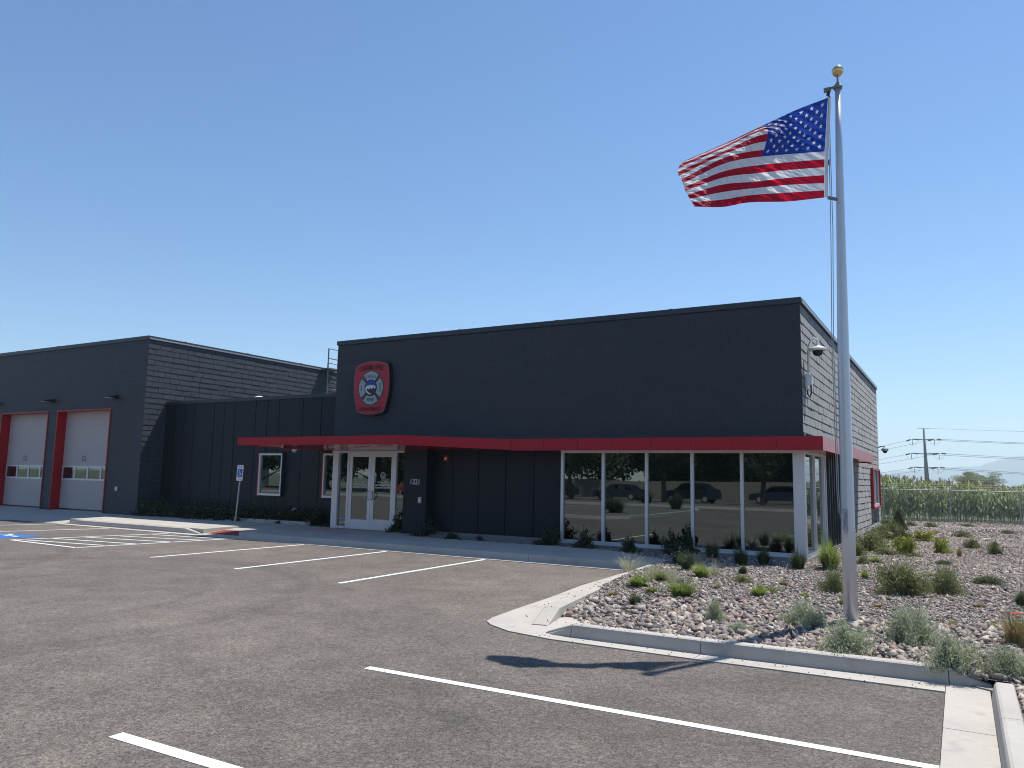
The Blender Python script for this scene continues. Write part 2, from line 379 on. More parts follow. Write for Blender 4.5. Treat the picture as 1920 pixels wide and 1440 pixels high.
c2 = [(-5.50, 14.99), (-5.43, 13.6), (-5.25, 11.9), (-5.02, 10.3), (-4.86, 9.2)]   # going out from the walk
for a, b in zip(c2[:-1], c2[1:]): curb_run(a, b, .26, .05, batter=.05)
curb_run(c2[-1], (-4.74, 8.62), .26, (.05, -.08), batter=.05)
curb_run((-4.28, 8.23), (-3.95, 8.22), .17, (-.06, .05))            # along the lot in front of the flagpole
curb_run((-3.95, 8.22), (-2.45, 8.24), .17, .05)
curb_run((-2.45, 8.24), (-.17, 8.36), .17, .05)
curb_run((-.17, 8.36), (.17, 8.38), .17, (.05, -.06))
curb_run((.15, -14), (.15, 5.0), .0, .05) if False else None
curb_run((.17, 8.10), (.17, 6.87), -.0, .05) if False else None
for a, b in ((8.05, 6.87), (6.87, 4.2), (4.2, 1.2), (1.2, -2), (-2, -6), (-6, -12)):   # going back beside the camera
    curb_run((.15, b), (.15, a), -.16, .05, batter=-.03) if False else mbc.add(
        [(x, y, z) for y in (a-.004, b+.004) for x, z in ((.15, -.3), (.15, LOT+.02), (.172, .02), (.185, .043), (.205, .05), (.31, .05), (.32, .035), (.32, -.3))],
        [tuple(range(8)), tuple(range(15, 7, -1))]+[(j, (j+1) % 8, 8+(j+1) % 8, 8+j) for j in range(8)], 'concrete')
mbc.add([(.15, 8.05, -.3), (.32, 8.05, -.3), (.30, 8.28, -.3), (.20, 8.28, -.3), (.15, 8.05, -.08), (.15, 8.05, -.08), (.19, 8.05, .05), (.32, 8.05, .05), (.30, 8.28, -.05), (.20, 8.28, -.05)],
        [(0, 1, 2, 3), (4, 6, 7, 1, 0), (1, 7, 8, 2), (2, 8, 9, 3), (3, 9, 6, 4, 0), (6, 9, 8, 7)], 'concrete')
# planter edge by the middle wall
curb_run((-24.3, 17.76), (-20.9, 17.76), .10, .135, zbot=0); curb_run((-20.9, 17.76), (-17.6, 17.76), .10, .22, zbot=0, n=2)
mbc.prism([(.0, 8.385), (.17, 8.27), (.5, 8.2), (.5, 8.7), (.0, 8.7)], -.3, -.075, 'dconcrete')
mbc.build('curb', kind='structure')
# gutter pans
mb = MB(); GZ = LOT+.012
mb.prism([(-17.6, 14.72), (-5.80, 14.72), (-5.80, 15.037), (-17.6, 15.037)], -.3, GZ, 'concrete')
mb.prism([(-26.0, 14.74), (-17.61, 14.72), (-17.61, 15.037), (-26.0, 15.037)], -.3, GZ, 'concrete')
mb.prism([(-5.79, 14.72), (-5.67, 12.2), (-5.5, 10.7), (-5.41, 9.5), (-5.33, 8.75), (-5.26, 8.5), (-5.1, 8.34), (-4.72, 8.12), (-4.1, 8.0), (-2.45, 7.99), (-2.45, 8.238), (-4.0, 8.215), (-4.4, 8.25), (-4.5, 8.62), (-4.745, 8.62), (-4.865, 9.2), (-5.025, 10.3), (-5.255, 11.9), (-5.435, 13.6), (-5.50, 14.99), (-5.79, 15.03)], -.3, GZ, 'concrete')
mb.prism([(-2.442, 7.99), (-.2, 8.05), (-.2, 8.35), (-2.442, 8.236)], -.3, GZ, 'concrete')
for a, b in ((8.375, 6.87), (6.87, 4.2), (4.2, 1.2), (1.2, -2), (-2, -6), (-6, -12)):
    mb.prism([(-.195, b+.005), (.147, b+.005), (.147, a-.005), (-.195, a-.005)], -.3, GZ, 'concrete')
mb.prism([(-4.47, 8.66), (-4.30, 8.28), (-3.55, 8.40), (-3.9, 8.75), (-4.30, 9.35), (-4.62, 9.6)], -.3, LOT+.02, 'concrete')
mb.prism([(-5.0, 8.5), (-4.3, 8.18), (-3.9, 8.2), (-3.9, 8.7), (-4.6, 9.3), (-4.9, 9.1)], -.3, GZ-.003, 'concrete')
mb.build('gutter', kind='structure')

# painted markings, 4 mm sheets
mb = MB(); PZ = LOT+.004
def line(p, q, w=.09, m='paint', z=PZ, mbx=None):
    p, q = Vector(p[:2]), Vector(q[:2]); d = (q-p).normalized(); n = Vector((-d.y, d.x))*w/2
    (mbx or mb).prism([p-n, q-n, q+n, p+n], z-.003, z, m)
line((-14.85, 10.47), (-14.70, 14.72)); line((-11.95, 10.22), (-11.98, 14.72)); line((-9.10, 9.97), (-9.2, 14.72))
line((-4.95, 5.86), (-.20, 5.93), .095); line((-5.13, 3.45), (-.20, 3.47), .11); line((-5.1, 1.05), (-.2, 1.05), .11)
E_ = lambda x, y: gnd(x/3, 940+y/3)
hA, hB, hC, hD = E_(60, 217), E_(425, 261), E_(1385, 206), E_(1040, 177)
line(hA, hB); line(hB, hC); line(hA, hD); line(hD, hC)
for a, b in (((150, 218), (580, 248)), ((300, 209), (775, 241)), ((480, 202), (970, 230)), ((680, 196), (1130, 219)), ((860, 188), (1265, 211))): line(E_(*a), E_(*b), .09)
line(E_(-60, 136), E_(430, 125)); line(E_(-60, 172), E_(710, 150)); line(E_(-60, 103), E_(180, 101)); line(E_(190, 104), E_(960, 166), .09)
mb.build('parking_line', kind='structure')
mb = MB()
quad = [E_(-150, 190), E_(60, 182), E_(245, 196), E_(20, 208)]
mb.prism([(p.x, p.y) for p in quad], PZ-.003, PZ, 'bluepaint')
def sq(u, v):
    a, b, c, d = quad; p = a.lerp(b, v).lerp(d.lerp(c, v), u); return (p.x, p.y)
def figure(put):                                  # wheelchair symbol: strokes in the unit square
    ring = [(.47+.23*math.cos(t), .32+.23*math.sin(t)) for t in np.linspace(-2.9, .5, 16)]
    st = [(ring, .055), ([(.42, .70), (.45, .45), (.66, .45), (.78, .2), (.86, .24)], .06), ([(.43, .6), (.62, .6)], .05)]
    for pts, w in st:
        for p, q in zip(pts[:-1], pts[1:]):
            p, q = Vector(p), Vector(q); d = (q-p).normalized(); n = Vector((-d.y, d.x))*w/2; put([p-n-d*w*.2, q-n+d*w*.2, q+n+d*w*.2, p+n-d*w*.2])
    put([Vector((.41+.07*math.cos(t), .84+.07*math.sin(t))) for t in np.linspace(0, 2*PI, 10)[:-1]])
k_ = [0]
def pf(poly):
    k_[0] += 1; z = PZ+.003+.0004*k_[0]; mb.prism([sq(p[1], p[0]) for p in poly], z-.002, z, 'paint')
figure(pf)
mb.build('accessible_parking_symbol', kind='structure')
# red dome mat on the ramp
mb = MB(); mb.prism([(-19.1, 15.25), (-17.8, 15.25), (-17.8, 15.87), (-19.1, 15.87)], [-.08, -.08, -.01, -.01], [-.062, -.062, .006, .006], 'redmat')
for i in range(22):
    for j in range(10):
        x, y = -19.07+i*.058, 15.28+j*.06; z = -.062+(y-15.25)/.62*.068
        mb.lathe([(.014, 0), (.008, .006)], (x, y, z), 'redmat', 6)
mb.build('tactile_ramp_mat', base=(-18.4, 15.4, -.05), label='red truncated dome warning mat set in the curb ramp', cat='ramp mat')

# gravel bed terrain
def bed_z(x, y):
    z = np.interp(y, [5, 8.4, 11, 14, 18, 26, 34, 45, 53, 60], [-.02, -.01, .04, .06, .06, -.05, -.16, -.34, -.45, -.6])
    z = z-np.clip((-2.8-x)/1.2, 0, 1)*np.clip((11.5-y)/2, 0, 1)*.10
    z = z+.05*np.sin(x*.7+1)*np.sin(y*.5)*np.clip((y-13)/4, 0, 1)*np.clip((x+2)/2, 0, 1)
    return z-np.clip((x-6)/10, 0, 1)*.12
def bed_left(y):
    return np.interp(y, [8.38, 8.62, 9.2, 10.3, 11.9, 13.6, 15.0, 15.75, 16.8, 16.85, 18.5, 18.6], [-4.5, -4.55, -4.68, -4.84, -5.07, -5.25, -5.30, -5.32, -7.1, -14.0, -14.0, -3.1])
V = []; F = []
ys = np.concatenate([np.arange(8.39, 20, .15), np.arange(20, 53.5, .6)]); nx = 90
for j, y in enumerate(ys):
    xl = bed_left(y); t = np.linspace(0, 1, nx)**1.3; xs_ = xl+(22-xl)*t; V.append(np.stack([xs_, np.full(nx, y), bed_z(xs_, y)], 1))
V = np.concatenate(V); idx = np.arange(len(ys)*nx).reshape(len(ys), nx)
F = np.stack([idx[:-1, :-1], idx[:-1, 1:], idx[1:, 1:], idx[1:, :-1]], -1).reshape(-1, 4)
ys2 = np.linspace(-14, 8.39, 40); V2 = []
for y in ys2: xs_ = np.linspace(.31, 22, 40); V2.append(np.stack([xs_, np.full(40, y), bed_z(xs_, y)], 1))
V2 = np.concatenate(V2); idx2 = np.arange(1600).reshape(40, 40)+len(V)
F2 = np.stack([idx2[:-1, :-1], idx2[:-1, 1:], idx2[1:, 1:], idx2[1:, :-1]], -1).reshape(-1, 4)
np_mesh('gravel_bed', np.concatenate([V, V2]), np.concatenate([F, F2]), ['soil'], smooth=True, kind='structure')

# rocks: broken stone scattered over the bed (uncountable)
def rock_variants(n, seed):
    r = np.random.default_rng(seed); out = []
    octa = np.array([(1, 0, 0), (-1, 0, 0), (0, 1, 0), (0, -1, 0), (0, 0, 1), (0, 0, -1)], float); of = np.array([(0, 2, 4), (2, 1, 4), (1, 3, 4), (3, 0, 4), (2, 0, 5), (1, 2, 5), (3, 1, 5), (0, 3, 5)])
    if n < 0: return [octa*r.uniform(.75, 1.25, (6, 1))*np.array([1.15, .95, .62])+r.normal(0, .16, (6, 3)) for _ in range(-n)], of
    cube = np.array([(x, y, z) for z in (-1, 1) for y in (-1, 1) for x in (-1, 1)], float)
    fc = np.array([(0, 2, 3, 1), (4, 5, 7, 6), (0, 1, 5, 4), (2, 6, 7, 3), (0, 4, 6, 2), (1, 3, 7, 5)])
    for _ in range(n):
        v = cube*r.uniform(.25, 1.05, (8, 3))*np.array([1.1, .8, .62]); out.append(v)
    tri = np.concatenate([fc[:, [0, 1, 2]], fc[:, [0, 2, 3]]]); return out, tri
def scatter(P, S, seed, kind=24):
    r = np.random.default_rng(seed); var, fc = rock_variants(kind, seed); n = len(P); nv = len(var[0])
    ids = r.integers(0, 24, n); B = np.stack(var)[ids]*S[:, None, None]
    q = r.normal(size=(n, 4)); q[:, 1:3] *= .45; q /= np.linalg.norm(q, axis=1)[:, None]; w, x, y, z = q.T
    Rm = np.stack([1-2*(y*y+z*z), 2*(x*y-z*w), 2*(x*z+y*w), 2*(x*y+z*w), 1-2*(x*x+z*z), 2*(y*z-x*w), 2*(x*z-y*w), 2*(y*z+x*w), 1-2*(x*x+y*y)], -1).reshape(n, 3, 3)
    V = np.einsum('nij,nkj->nki', Rm, B)+P[:, None, :]
    F = (fc[None]+nv*np.arange(n)[:, None, None]).reshape(-1, 3)
    return V.reshape(-1, 3), F
def inbed(x, y): 
    a = (y > 8.42) & (x > bed_left(y)+.03) & (x < 22); b = (y <= 8.42) & (x > .36)
    out = ~((y > 17.45) & (x < -2.85)); pad = (np.abs(x+4.05) < .6) & (np.abs(y-8.8) < .55) & (y < 9.5-(x+4.6)*1.15)
    return (a | b) & out & ~pad
def big_zone(x, y): return y < 11.0+.55*np.clip(x-.5, 0, 9)+.3*np.sin(x*1.7)
Ps = []; Ss = []
def pick(n, x0, x1, y0, y1, s0, s1, cond, lift=.25):
    x = rng.uniform(x0, x1, n); y = rng.uniform(y0, y1, n); k = inbed(x, y) & cond(x, y); x, y = x[k], y[k]
    s = s0+(s1-s0)*rng.beta(1.3, 3, len(x)); Ps.append(np.stack([x, y, bed_z(x, y)+s*lift], 1)); Ss.append(s)
pick(24000, -4.8, 6, 7.0, 14, .022, .072, big_zone)
pick(3000, -4.8, 6, 7.0, 14, .04, .088, big_zone, .15)
pick(6000, .35, 6, 2, 7, .025, .07, lambda x, y: x < 4)
pick(90000, -8, 8, 9.5, 18, .010, .032, lambda x, y: ~big_zone(x, y) & (x < .5*(y-8)+2))
pick(14000, -8, 8, 9.5, 18, .018, .05, lambda x, y: ~big_zone(x, y) & (x < .5*(y-8)+2))
pick(9000, -14, -5, 16.8, 17.5, .01, .03, lambda x, y: y > 16.83)
pick(60000, -3, 12, 18, 30, .016, .042, lambda x, y: x < .4*(y-8))
pick(26000, -3, 14, 30, 52.3, .03, .075, lambda x, y: x < .4*(y-8))
q = 150; t = rng.random(q); x = -4.4+4.3*t; y = 8.36-rng.beta(1, 4, q)*.75; sz = rng.uniform(.003, .010, q); zz_ = np.where(y > 8.25, .052, np.where(y > 8.0, LOT+.016, LOT+.004)); Ps.append(np.stack([x, y, zz_], 1)); Ss.append(sz)
q = 70; y = rng.uniform(9, 14.8, q); x = bed_left(y)-rng.beta(1, 3, q)*.8; sz = rng.uniform(.004, .012, q); zz_ = np.where(x > bed_left(y)-.2, .054, np.where(x > bed_left(y)-.5, LOT+.016, LOT+.004)); Ps.append(np.stack([x, y, zz_], 1)); Ss.append(sz)
q = 900; x = rng.uniform(-9, -.3, q); y = rng.uniform(2.2, 8, q)**1.0; Ps.append(np.stack([x, y, np.full(q, LOT+.003)], 1)); Ss.append(rng.uniform(.002, .006, q))
Pa, Sa = np.concatenate(Ps), np.concatenate(Ss); pk = rng.random(len(Pa)) < .4
V, F = scatter(Pa[pk], Sa[pk]*1.12, 3, -30); V2_, F2_ = scatter(Pa[~pk], Sa[~pk], 4, 24); F = np.concatenate([F, F2_+len(V)]); V = np.concatenate([V, V2_])
np_mesh('rock_mulch', V, F, ['rock'], kind='stuff', label='broken grey and pink landscaping rock spread over the planting bed', cat='rock mulch')

# planter soil before the middle wall
MB().prism([(-25.8, 17.86), (-16.7, 17.86), (-16.7, 18.4), (-25.8, 18.4)], -.3, .12, 'mulch').build('planter_soil', kind='structure')

# ============================================================ FIRE STATION
FS = thing('fire_station', (-14.0, 18.0, .1), 'low charcoal block fire station with red canopy band, storefront entrance and red framed garage doors', 'fire station')
YF = 17.5
# main volume
mb = MB(); mb.box(-16.42, -2.905, YF+.004, 35.3, 2.78, 5.66, 'mortar')
blocks(mb, 'Y', YF+.005, -1, -16.43, -2.89, 2.80, 5.66, seed=3, jo=.0006, var=.0005, c=.001)
blocks(mb, 'X', -2.905, 1, YF-.01, 35.3, 2.80, 5.66, seed=4, split=.0035, var=.006, jo=.008, L=.46, lean=.006)
mb.build('block_wall', FS, recalc=False)
mb = MB(); mb.box(-16.46, -2.86, 17.46, 17.64, 5.66, 5.79, 'cap'); mb.box(-3.02, -2.855, 17.645, 35.33, 5.66, 5.79, 'cap'); mb.box(-16.46, -16.3, 17.645, 35.3, 5.66, 5.79, 'cap'); mb.box(-16.46, -2.86, 35.31, 35.4, 5.66, 5.785, 'cap')
for x in np.arange(-15, -3, 3.05): mb.box(x, x+.05, 17.455, 17.64, 5.79, 5.802, 'cap')
mb.box(-2.852, -2.84, 17.5, 35.3, 5.67, 5.74, 'cap2')
mb.build('parapet_cap', FS)
mb = MB(); mb.box(-16.3, -3.0, 17.64, 35.3, 5.4, 5.5, 'dark'); mb.build('roof', FS)
# lower part behind front walls
mb = MB(); mb.box(-16.42, -2.99, 17.80, 35.25, .0, 2.79, 'dark')
mb.build('core_wall', FS)
# side wall, far part in block below the red band
mb = MB(); mb.box(-3.05, -2.906, 25.4, 35.3, -.18, 2.79, 'mortar')
blocks(mb, 'X', -2.905, 1, 25.5, 35.3, -.15, 2.80, holes=((31.55, 34.6, .86, 2.33), (31.55, 33.3, .3, .86)), seed=8, split=.004, var=.007, jo=.009, L=.46, lean=.006)
mb.box(-2.95, -2.90, 31.6, 33.3, .36, .85, 'cap')
mb.build('block_wall', FS, recalc=False)
mb = MB(); mb.box(-2.97, -2.87, 25.4, 35.32, -.35, -.155, 'concrete'); mb.box(-2.96, -2.86, 17.6, 25.4, -.1, .11, 'dconcrete'); mb.box(-16.6, -2.86, 17.47, 17.6, -.1, .115, 'dconcrete')
mb.box(-13.6, -2.88, 17.30, 17.47, .0, .10, 'dconcrete') if False else None
mb.build('foundation', FS)
# ribbed metal on the side
mb = MB(); mb.box(-3.0, -2.95, 20.9, 25.4, .11, 2.45, 'panel')
for y in np.arange(20.95, 25.4, .42): mb.box(-2.95, -2.86, y, y+.05, .11, 2.45, 'cap'); mb.box(-2.95, -2.915, y+.2, y+.40, .11, 2.45, 'panel')
mb.box(-2.93, -2.88, 25.36, 25.46, -.1, 2.45, 'cap2')
mb.build('ribbed_wall', FS)
# front panel wall between the number block and the windows
mb = MB(); mb.box(-12.84, -8.75, 17.80, 17.84, .12, 2.79, 'dark')
xs = [-12.84, -12.20, -11.35, -10.49, -9.63, -8.78]
for a, b in zip(xs[:-1], xs[1:]): mb.box(a+.012, b-.012, 17.75, 17.80, .19, 2.6, 'panel')
mb.box(-12.84, -8.78, 17.74, 17.80, .0, .185, 'dconcrete')
mb.build('panel_wall', FS)
mb = MB(); mb.box(-13.64, -12.84, 17.40, 17.80, .09, 2.79, 'panel'); mb.build('number_wall', FS)
# curtain wall: frame with five panes
YW = 17.56
fr = MB(); mull = [-8.72, -7.60, -6.48, -5.37, -4.235]
for x in mull: fr.box(x-.035, x+.035, YW, YW+.13, .21, 2.36, 'alu')
fr.box(-8.755, -3.13, YW-.002, YW+.132, .12, .21, 'alu'); fr.box(-8.755, -3.13, YW-.002, YW+.132, 2.36, 2.43, 'alu')
frame = fr.build('window_frame', FS)
for a, b in zip(mull, mull[1:]+[-3.13]): MB().box(a+.035, b-(.035 if b > -3.2 or b in mull else 0) if b in mull else b, YW+.05, YW+.075, .21, 2.36, 'glass').build('pane', frame)
mb = MB(); mb.box(-3.13, -2.89, YW-.03, YW+.12, .10, 2.43, 'alu'); mb.build('corner_column', FS)
# side glazing
fr = MB(); 
for y in (17.70, 19.05, 20.42, 20.72): fr.box(-3.02, -2.91, y, y+.07, .19, 2.36, 'alu')
fr.box(-3.02, -2.905, 17.70, 20.79, .11, .19, 'alu'); fr.box(-3.02, -2.905, 17.70, 20.79, 2.36, 2.43, 'alu')
frame = fr.build('window_frame', FS)
for a, b in ((17.77, 19.05), (19.12, 20.42), (20.49, 20.72)): MB().box(-2.99, -2.97, a, b, .19, 2.36, 'glass').build('pane', frame)
# small red framed side window
fr = MB(); y0, y1, z0, z1 = 31.6, 34.55, .87, 2.32
fr.box(-3.0, -2.79, y0-.0, y0+.09, z0, z1, 'redtrim'); fr.box(-3.0, -2.79, y1-.09, y1, z0, z1, 'redtrim'); fr.box(-3.0, -2.79, y0+.09, y1-.09, z1-.07, z1, 'redtrim'); fr.box(-3.0, -2.77, y0-.02, y1+.02, z0-.06, z0, 'redtrim')
w = fr.build('window', FS)
fr = MB()
for y in (y0+.09, 33.0, y1-.19): fr.box(-2.98, -2.85, y, y+.10, z0+.002, z1-.072, 'alu')
fr.box(-2.98, -2.84, y0+.19, y1-.19, z0+.002, z0+.1, 'alu')
fr.build('frame', w); MB().box(-2.96, -2.94, y0+.19, y1-.19, z0+.1, z1-.072, 'glass').build('pane', w)

# red fascia band: separate joint panels
def fascia_seg(mb, p, q, z0, z1, thick=.02, n=1, m='red'):
    p, q = Vector(p), Vector(q); d = q-p; L = d.length; d.normalize(); nr = Vector((-d.y, d.x))
    z0 = z0 if isinstance(z0, tuple) else (z0, z0); z1 = z1 if isinstance(z1, tuple) else (z1, z1)
    for i in range(n):
        t0, t1 = i/n, (i+1)/n; a = p+d*(L*t0+.004); b = p+d*(L*t1-.004)
        za, zb = z0[0]+(z0[1]-z0[0])*t0, z0[0]+(z0[1]-z0[0])*t1; ya, yb = z1[0]+(z1[1]-z1[0])*t0, z1[0]+(z1[1]-z1[0])*t1
        pr = [a, b, b+nr*thick, a+nr*thick]; mb.prism(pr, [za, zb, zb, za], [ya, yb, yb, ya], m)
mb = MB()
YC = 17.09; XC = -2.44
fascia_seg(mb, (-9.95, YC), (XC, YC), 2.405, 2.70, n=8); fascia_seg(mb, (XC, YC), (XC, 27.85), 2.405, 2.69, n=11)
mb.box(-9.95, XC-.021, YC+.021, 17.485, 2.62, 2.685, 'cap'); mb.box(-2.885, XC-.021, 17.485, 27.85, 2.62, 2.68, 'cap')
mb.box(-2.885, XC, 27.85, 27.87, 2.405, 2.69, 'red'); mb.box(-16.42, -2.86, 17.45, 17.6, 2.695, 2.80, 'cap')
band = mb.build('red_band', FS, recalc=True)
mb = MB(); mb.box(-9.95, XC-.022, YC+.022, 17.56, 2.435, 2.455, 'soffit'); mb.box(-2.90, XC-.022, 17.56, 27.84, 2.435, 2.455, 'soffit')
mb.box(-13.7, -2.9, 17.561, 17.8, 2.435, 2.47, 'dark'); mb.build('soffit', band)
# entrance canopy: tapered wedge reaching out
mb = MB()
A_, B_, C_ = gnd(445, 834, 2.53), gnd(743.6, 833.5, 2.53), Vector((-9.96, YC, 2.44))
D_ = Vector((-17.9, 17.6, 2.46)); 
def v2(p): return (p.x, p.y)
fascia_seg(mb, v2(B_), v2(C_), (2.53, 2.42), (2.782, 2.70), n=3); fascia_seg(mb, v2(A_), v2(B_), 2.53, (2.745, 2.782), n=6)
fascia_seg(mb, v2(D_), v2(A_), (2.45, 2.53), (2.66, 2.745), n=3)
top = [A_, B_, C_, Vector((-9.96, 17.485, 0)), Vector((-16.44, 17.485, 0)), Vector((-16.44, 18.38, 0)), Vector((-17.95, 18.38, 0)), D_]
nr = .03
inn = []
cen = Vector((-13.5, 16, 0))
for p, dx, dy in zip(top, (.10, -.03, 0, 0, 0, 0, .0, .09), (.05, .05, .035, 0, 0, 0, 0, .0)): inn.append((p.x+dx, p.y+dy))
mb.prism(inn, 2.6, [2.72, 2.75, 2.68, 2.68, 2.68, 2.68, 2.68, 2.65], 'cap')
can = mb.build('entrance_canopy', FS)
mb = MB(); mb.prism(inn, [2.55, 2.55, 2.45, 2.44, 2.445, 2.445, 2.455, 2.46], [2.57, 2.57, 2.47, 2.46, 2.465, 2.465, 2.475, 2.48], 'soffit'); mb.build('soffit', can)
# storefront
YS = 17.75
mb = MB(); mb.box(-16.62, -16.40, YS-.05, YS+.08, .08, 2.37, 'alu')
mb.box(-16.66, -13.645, YS-.04, YS+.08, 2.37, 2.435, 'alu')
for a, b in ((-16.06, -15.99), (-14.255, -14.18)): mb.box(a, b, YS-.02, YS+.09, .09, 2.37, 'alu')
mb.box(-16.40, -16.06, YS-.02, YS+.09, .09, .18, 'alu'); mb.box(-14.18, -13.645, YS-.02, YS+.09, .09, .16, 'alu')
sf = mb.build('storefront_frame', FS)
MB().box(-16.40, -16.06, YS+.02, YS+.04, .18, 2.37, 'glass').build('pane', sf); MB().box(-14.18, -13.645, YS+.02, YS+.04, .16, 2.37, 'glass').build('pane', sf)
for s, (a, b) in enumerate(((-15.985, -15.125), (-15.115, -14.26))):
    mb = MB(); mb.box(a, a+.115, YS-.005, YS+.045, .10, 2.365, 'alu'); mb.box(b-.115, b, YS-.005, YS+.045, .10, 2.365, 'alu')
    mb.box(a+.115, b-.115, YS-.005, YS+.045, 2.245, 2.365, 'alu'); mb.box(a+.115, b-.115, YS-.005, YS+.045, .10, .39, 'alu')
    d = mb.build('entrance_door', FS)
    MB().box(a+.115, b-.115, YS+.012, YS+.03, .39, 2.245, 'glass').build('pane', d)
    hx = b-.06 if s == 0 else a+.06; sg = -1 if s == 0 else 1
    pts = [(hx, YS-.005, .98), (hx+sg*.03, YS-.06, 1.0), (hx+sg*.09, YS-.08, 1.08), (hx+sg*.09, YS-.08, 1.14), (hx+sg*.03, YS-.06, 1.22), (hx, YS-.005, 1.24)]
    MB().tube(pts, .013, 'black' if s else 'steel').build('handle', d, smooth=True)
    cx = (a+b)/2; f = lambda u, v, e, cx=cx: (cx+u, YS+.012-e, v)
    mb = MB()
    for r0, r1 in ((.085, .10), (.055, .066)):
        n = 24; vs = [f(r*math.cos(2*PI*k/n), 1.70+r*math.sin(2*PI*k/n), .003) for r in (r0, r1) for k in range(n)]
        mb.add(vs, [(k, (k+1) % n, n+(k+1) % n, n+k) for k in range(n)], 'badgewhite')
    mb.extr([(-.04, 1.69), (-.02, 1.715), (0, 1.70), (.02, 1.72), (.042, 1.69), (.0, 1.66)], lambda u, v, e: f(u, v, e), .002, .004, 'badgegrey')
    mb.build('door_emblem', d, recalc=False)
    for t, z in (('CITY OF OREM', 1.50), ('FIRE DEPARTMENT', 1.42), ('TRAINING CENTER', 1.34)):
        mb = MB(); put_text(mb, t, .066 if t[0] != 'C' else .06, lambda u, v, e, z=z: f(u, z+v, e), .003, 'badgewhite', bold=.0015); mb.build('door_lettering', d, recalc=False)

# middle wing
YM = 18.41
mb = MB(); mb.box(-25.83, -16.43, YM+.03, 27, .0, 4.22, 'dark')
xs = [-25.83, -25.3, -24.75, -24.19, -23.10, -22.56, -22.0, -20.96, -20.38, -19.82, -18.72, -17.89, -17.2, -16.43]
for a, b in zip(xs[:-1], xs[1:]): mb.box(a+.013, b-.013, YM, YM+.03, .1, 4.2, 'panel')
mb.build('panel_wall', FS)
mb = MB(); mb.box(-25.83, -16.43, YM-.03, YM+.12, 4.2, 4.31, 'cap'); mb.box(-25.83, -16.43, YM+.12, 27, 4.2, 4.24, 'dark'); mb.build('parapet_cap', FS)
for x0, x1 in ((-20.54, -19.45), (-17.61, -16.52)):
    z0, z1 = .965, 2.365; fr = MB(); yo = YM-.12
    fr.box(x0-.03, x0, yo, YM, z0-.03, z1+.03, 'redtrim'); fr.box(x1, x1+.03, yo, YM, z0-.03, z1+.03, 'cap'); fr.box(x0, x1, yo, YM, z1, z1+.03, 'cap')
    w = fr.build('window', FS); fr = MB(); yo += .01
    fr.box(x0, x0+.055, yo, YM-.005, z0, z1, 'alu'); fr.box(x1-.055, x1, yo, YM-.005, z0, z1, 'alu'); fr.box(x0+.055, x1-.055, yo, YM-.005, z1-.055, z1, 'alu'); fr.box(x0+.055, x1-.055, yo, YM-.005, z0, z0+.07, 'alu')
    fr.build('frame', w); MB().box(x0+.055, x1-.055, YM-.05, YM-.03, z0+.07, z1-.055, 'glass').build('pane', w)

# garage wing
XL = -25.83
doors = [(-31.36, -27.84), (-35.59, -32.05), (-39.8, -36.27)]
GT = 4.02
mb = MB(); mb.box(-45, XL-.02, YF+.006, YF+.42, GT, 6.56, 'mortar')
edges = [XL-.02]+[v for a, b in doors for v in (b, a)]+[-45]
for i in range(0, len(edges), 2): mb.box(edges[i+1], edges[i], YF+.006, YF+.42, .0, GT, 'mortar')
mb.box(XL-.1, XL-.016, YF+.42, 30, .0, 6.56, 'mortar')
blocks(mb, 'Y', YF+.005, -1, -45, XL, .14, 6.56, holes=[(a, b, -1, GT) for a, b in doors], seed=11, jo=.0008, var=.0008, c=.0012)
blocks(mb, 'X', XL-.016, 1, YF-.01, 30, .14, 6.56, seed=12, split=.003, var=.006, jo=.006, L=.52, lean=.010)
mb.box(-45, XL-.1, YF+.42, 30, 6.3, 6.4, 'dark'); mb.box(-45, XL-.1, 30.0, 30.2, 0, 6.56, 'mortar'); mb.box(-45.2, -45, YF+.01, 30.2, 0, 6.56, 'mortar')
mb.build('block_wall', FS, recalc=False)
mb = MB(); mb.box(-45, XL+.03, YF-.05, YF+.2, 6.56, 6.70, 'cap'); mb.box(XL-.2, XL+.03, YF+.2, 30, 6.56, 6.70, 'cap'); mb.box(XL+.031, XL+.04, YF, 30, 6.575, 6.63, 'cap2')
for x in np.arange(-44, -26, 3.05): mb.box(x, x+.06, YF-.055, YF+.1, 6.70, 6.716, 'cap')
for y in np.arange(19, 30, 3.05): mb.box(XL-.1, XL+.036, y, y+.06, 6.70, 6.716, 'cap')
mb.build('parapet_cap', FS)
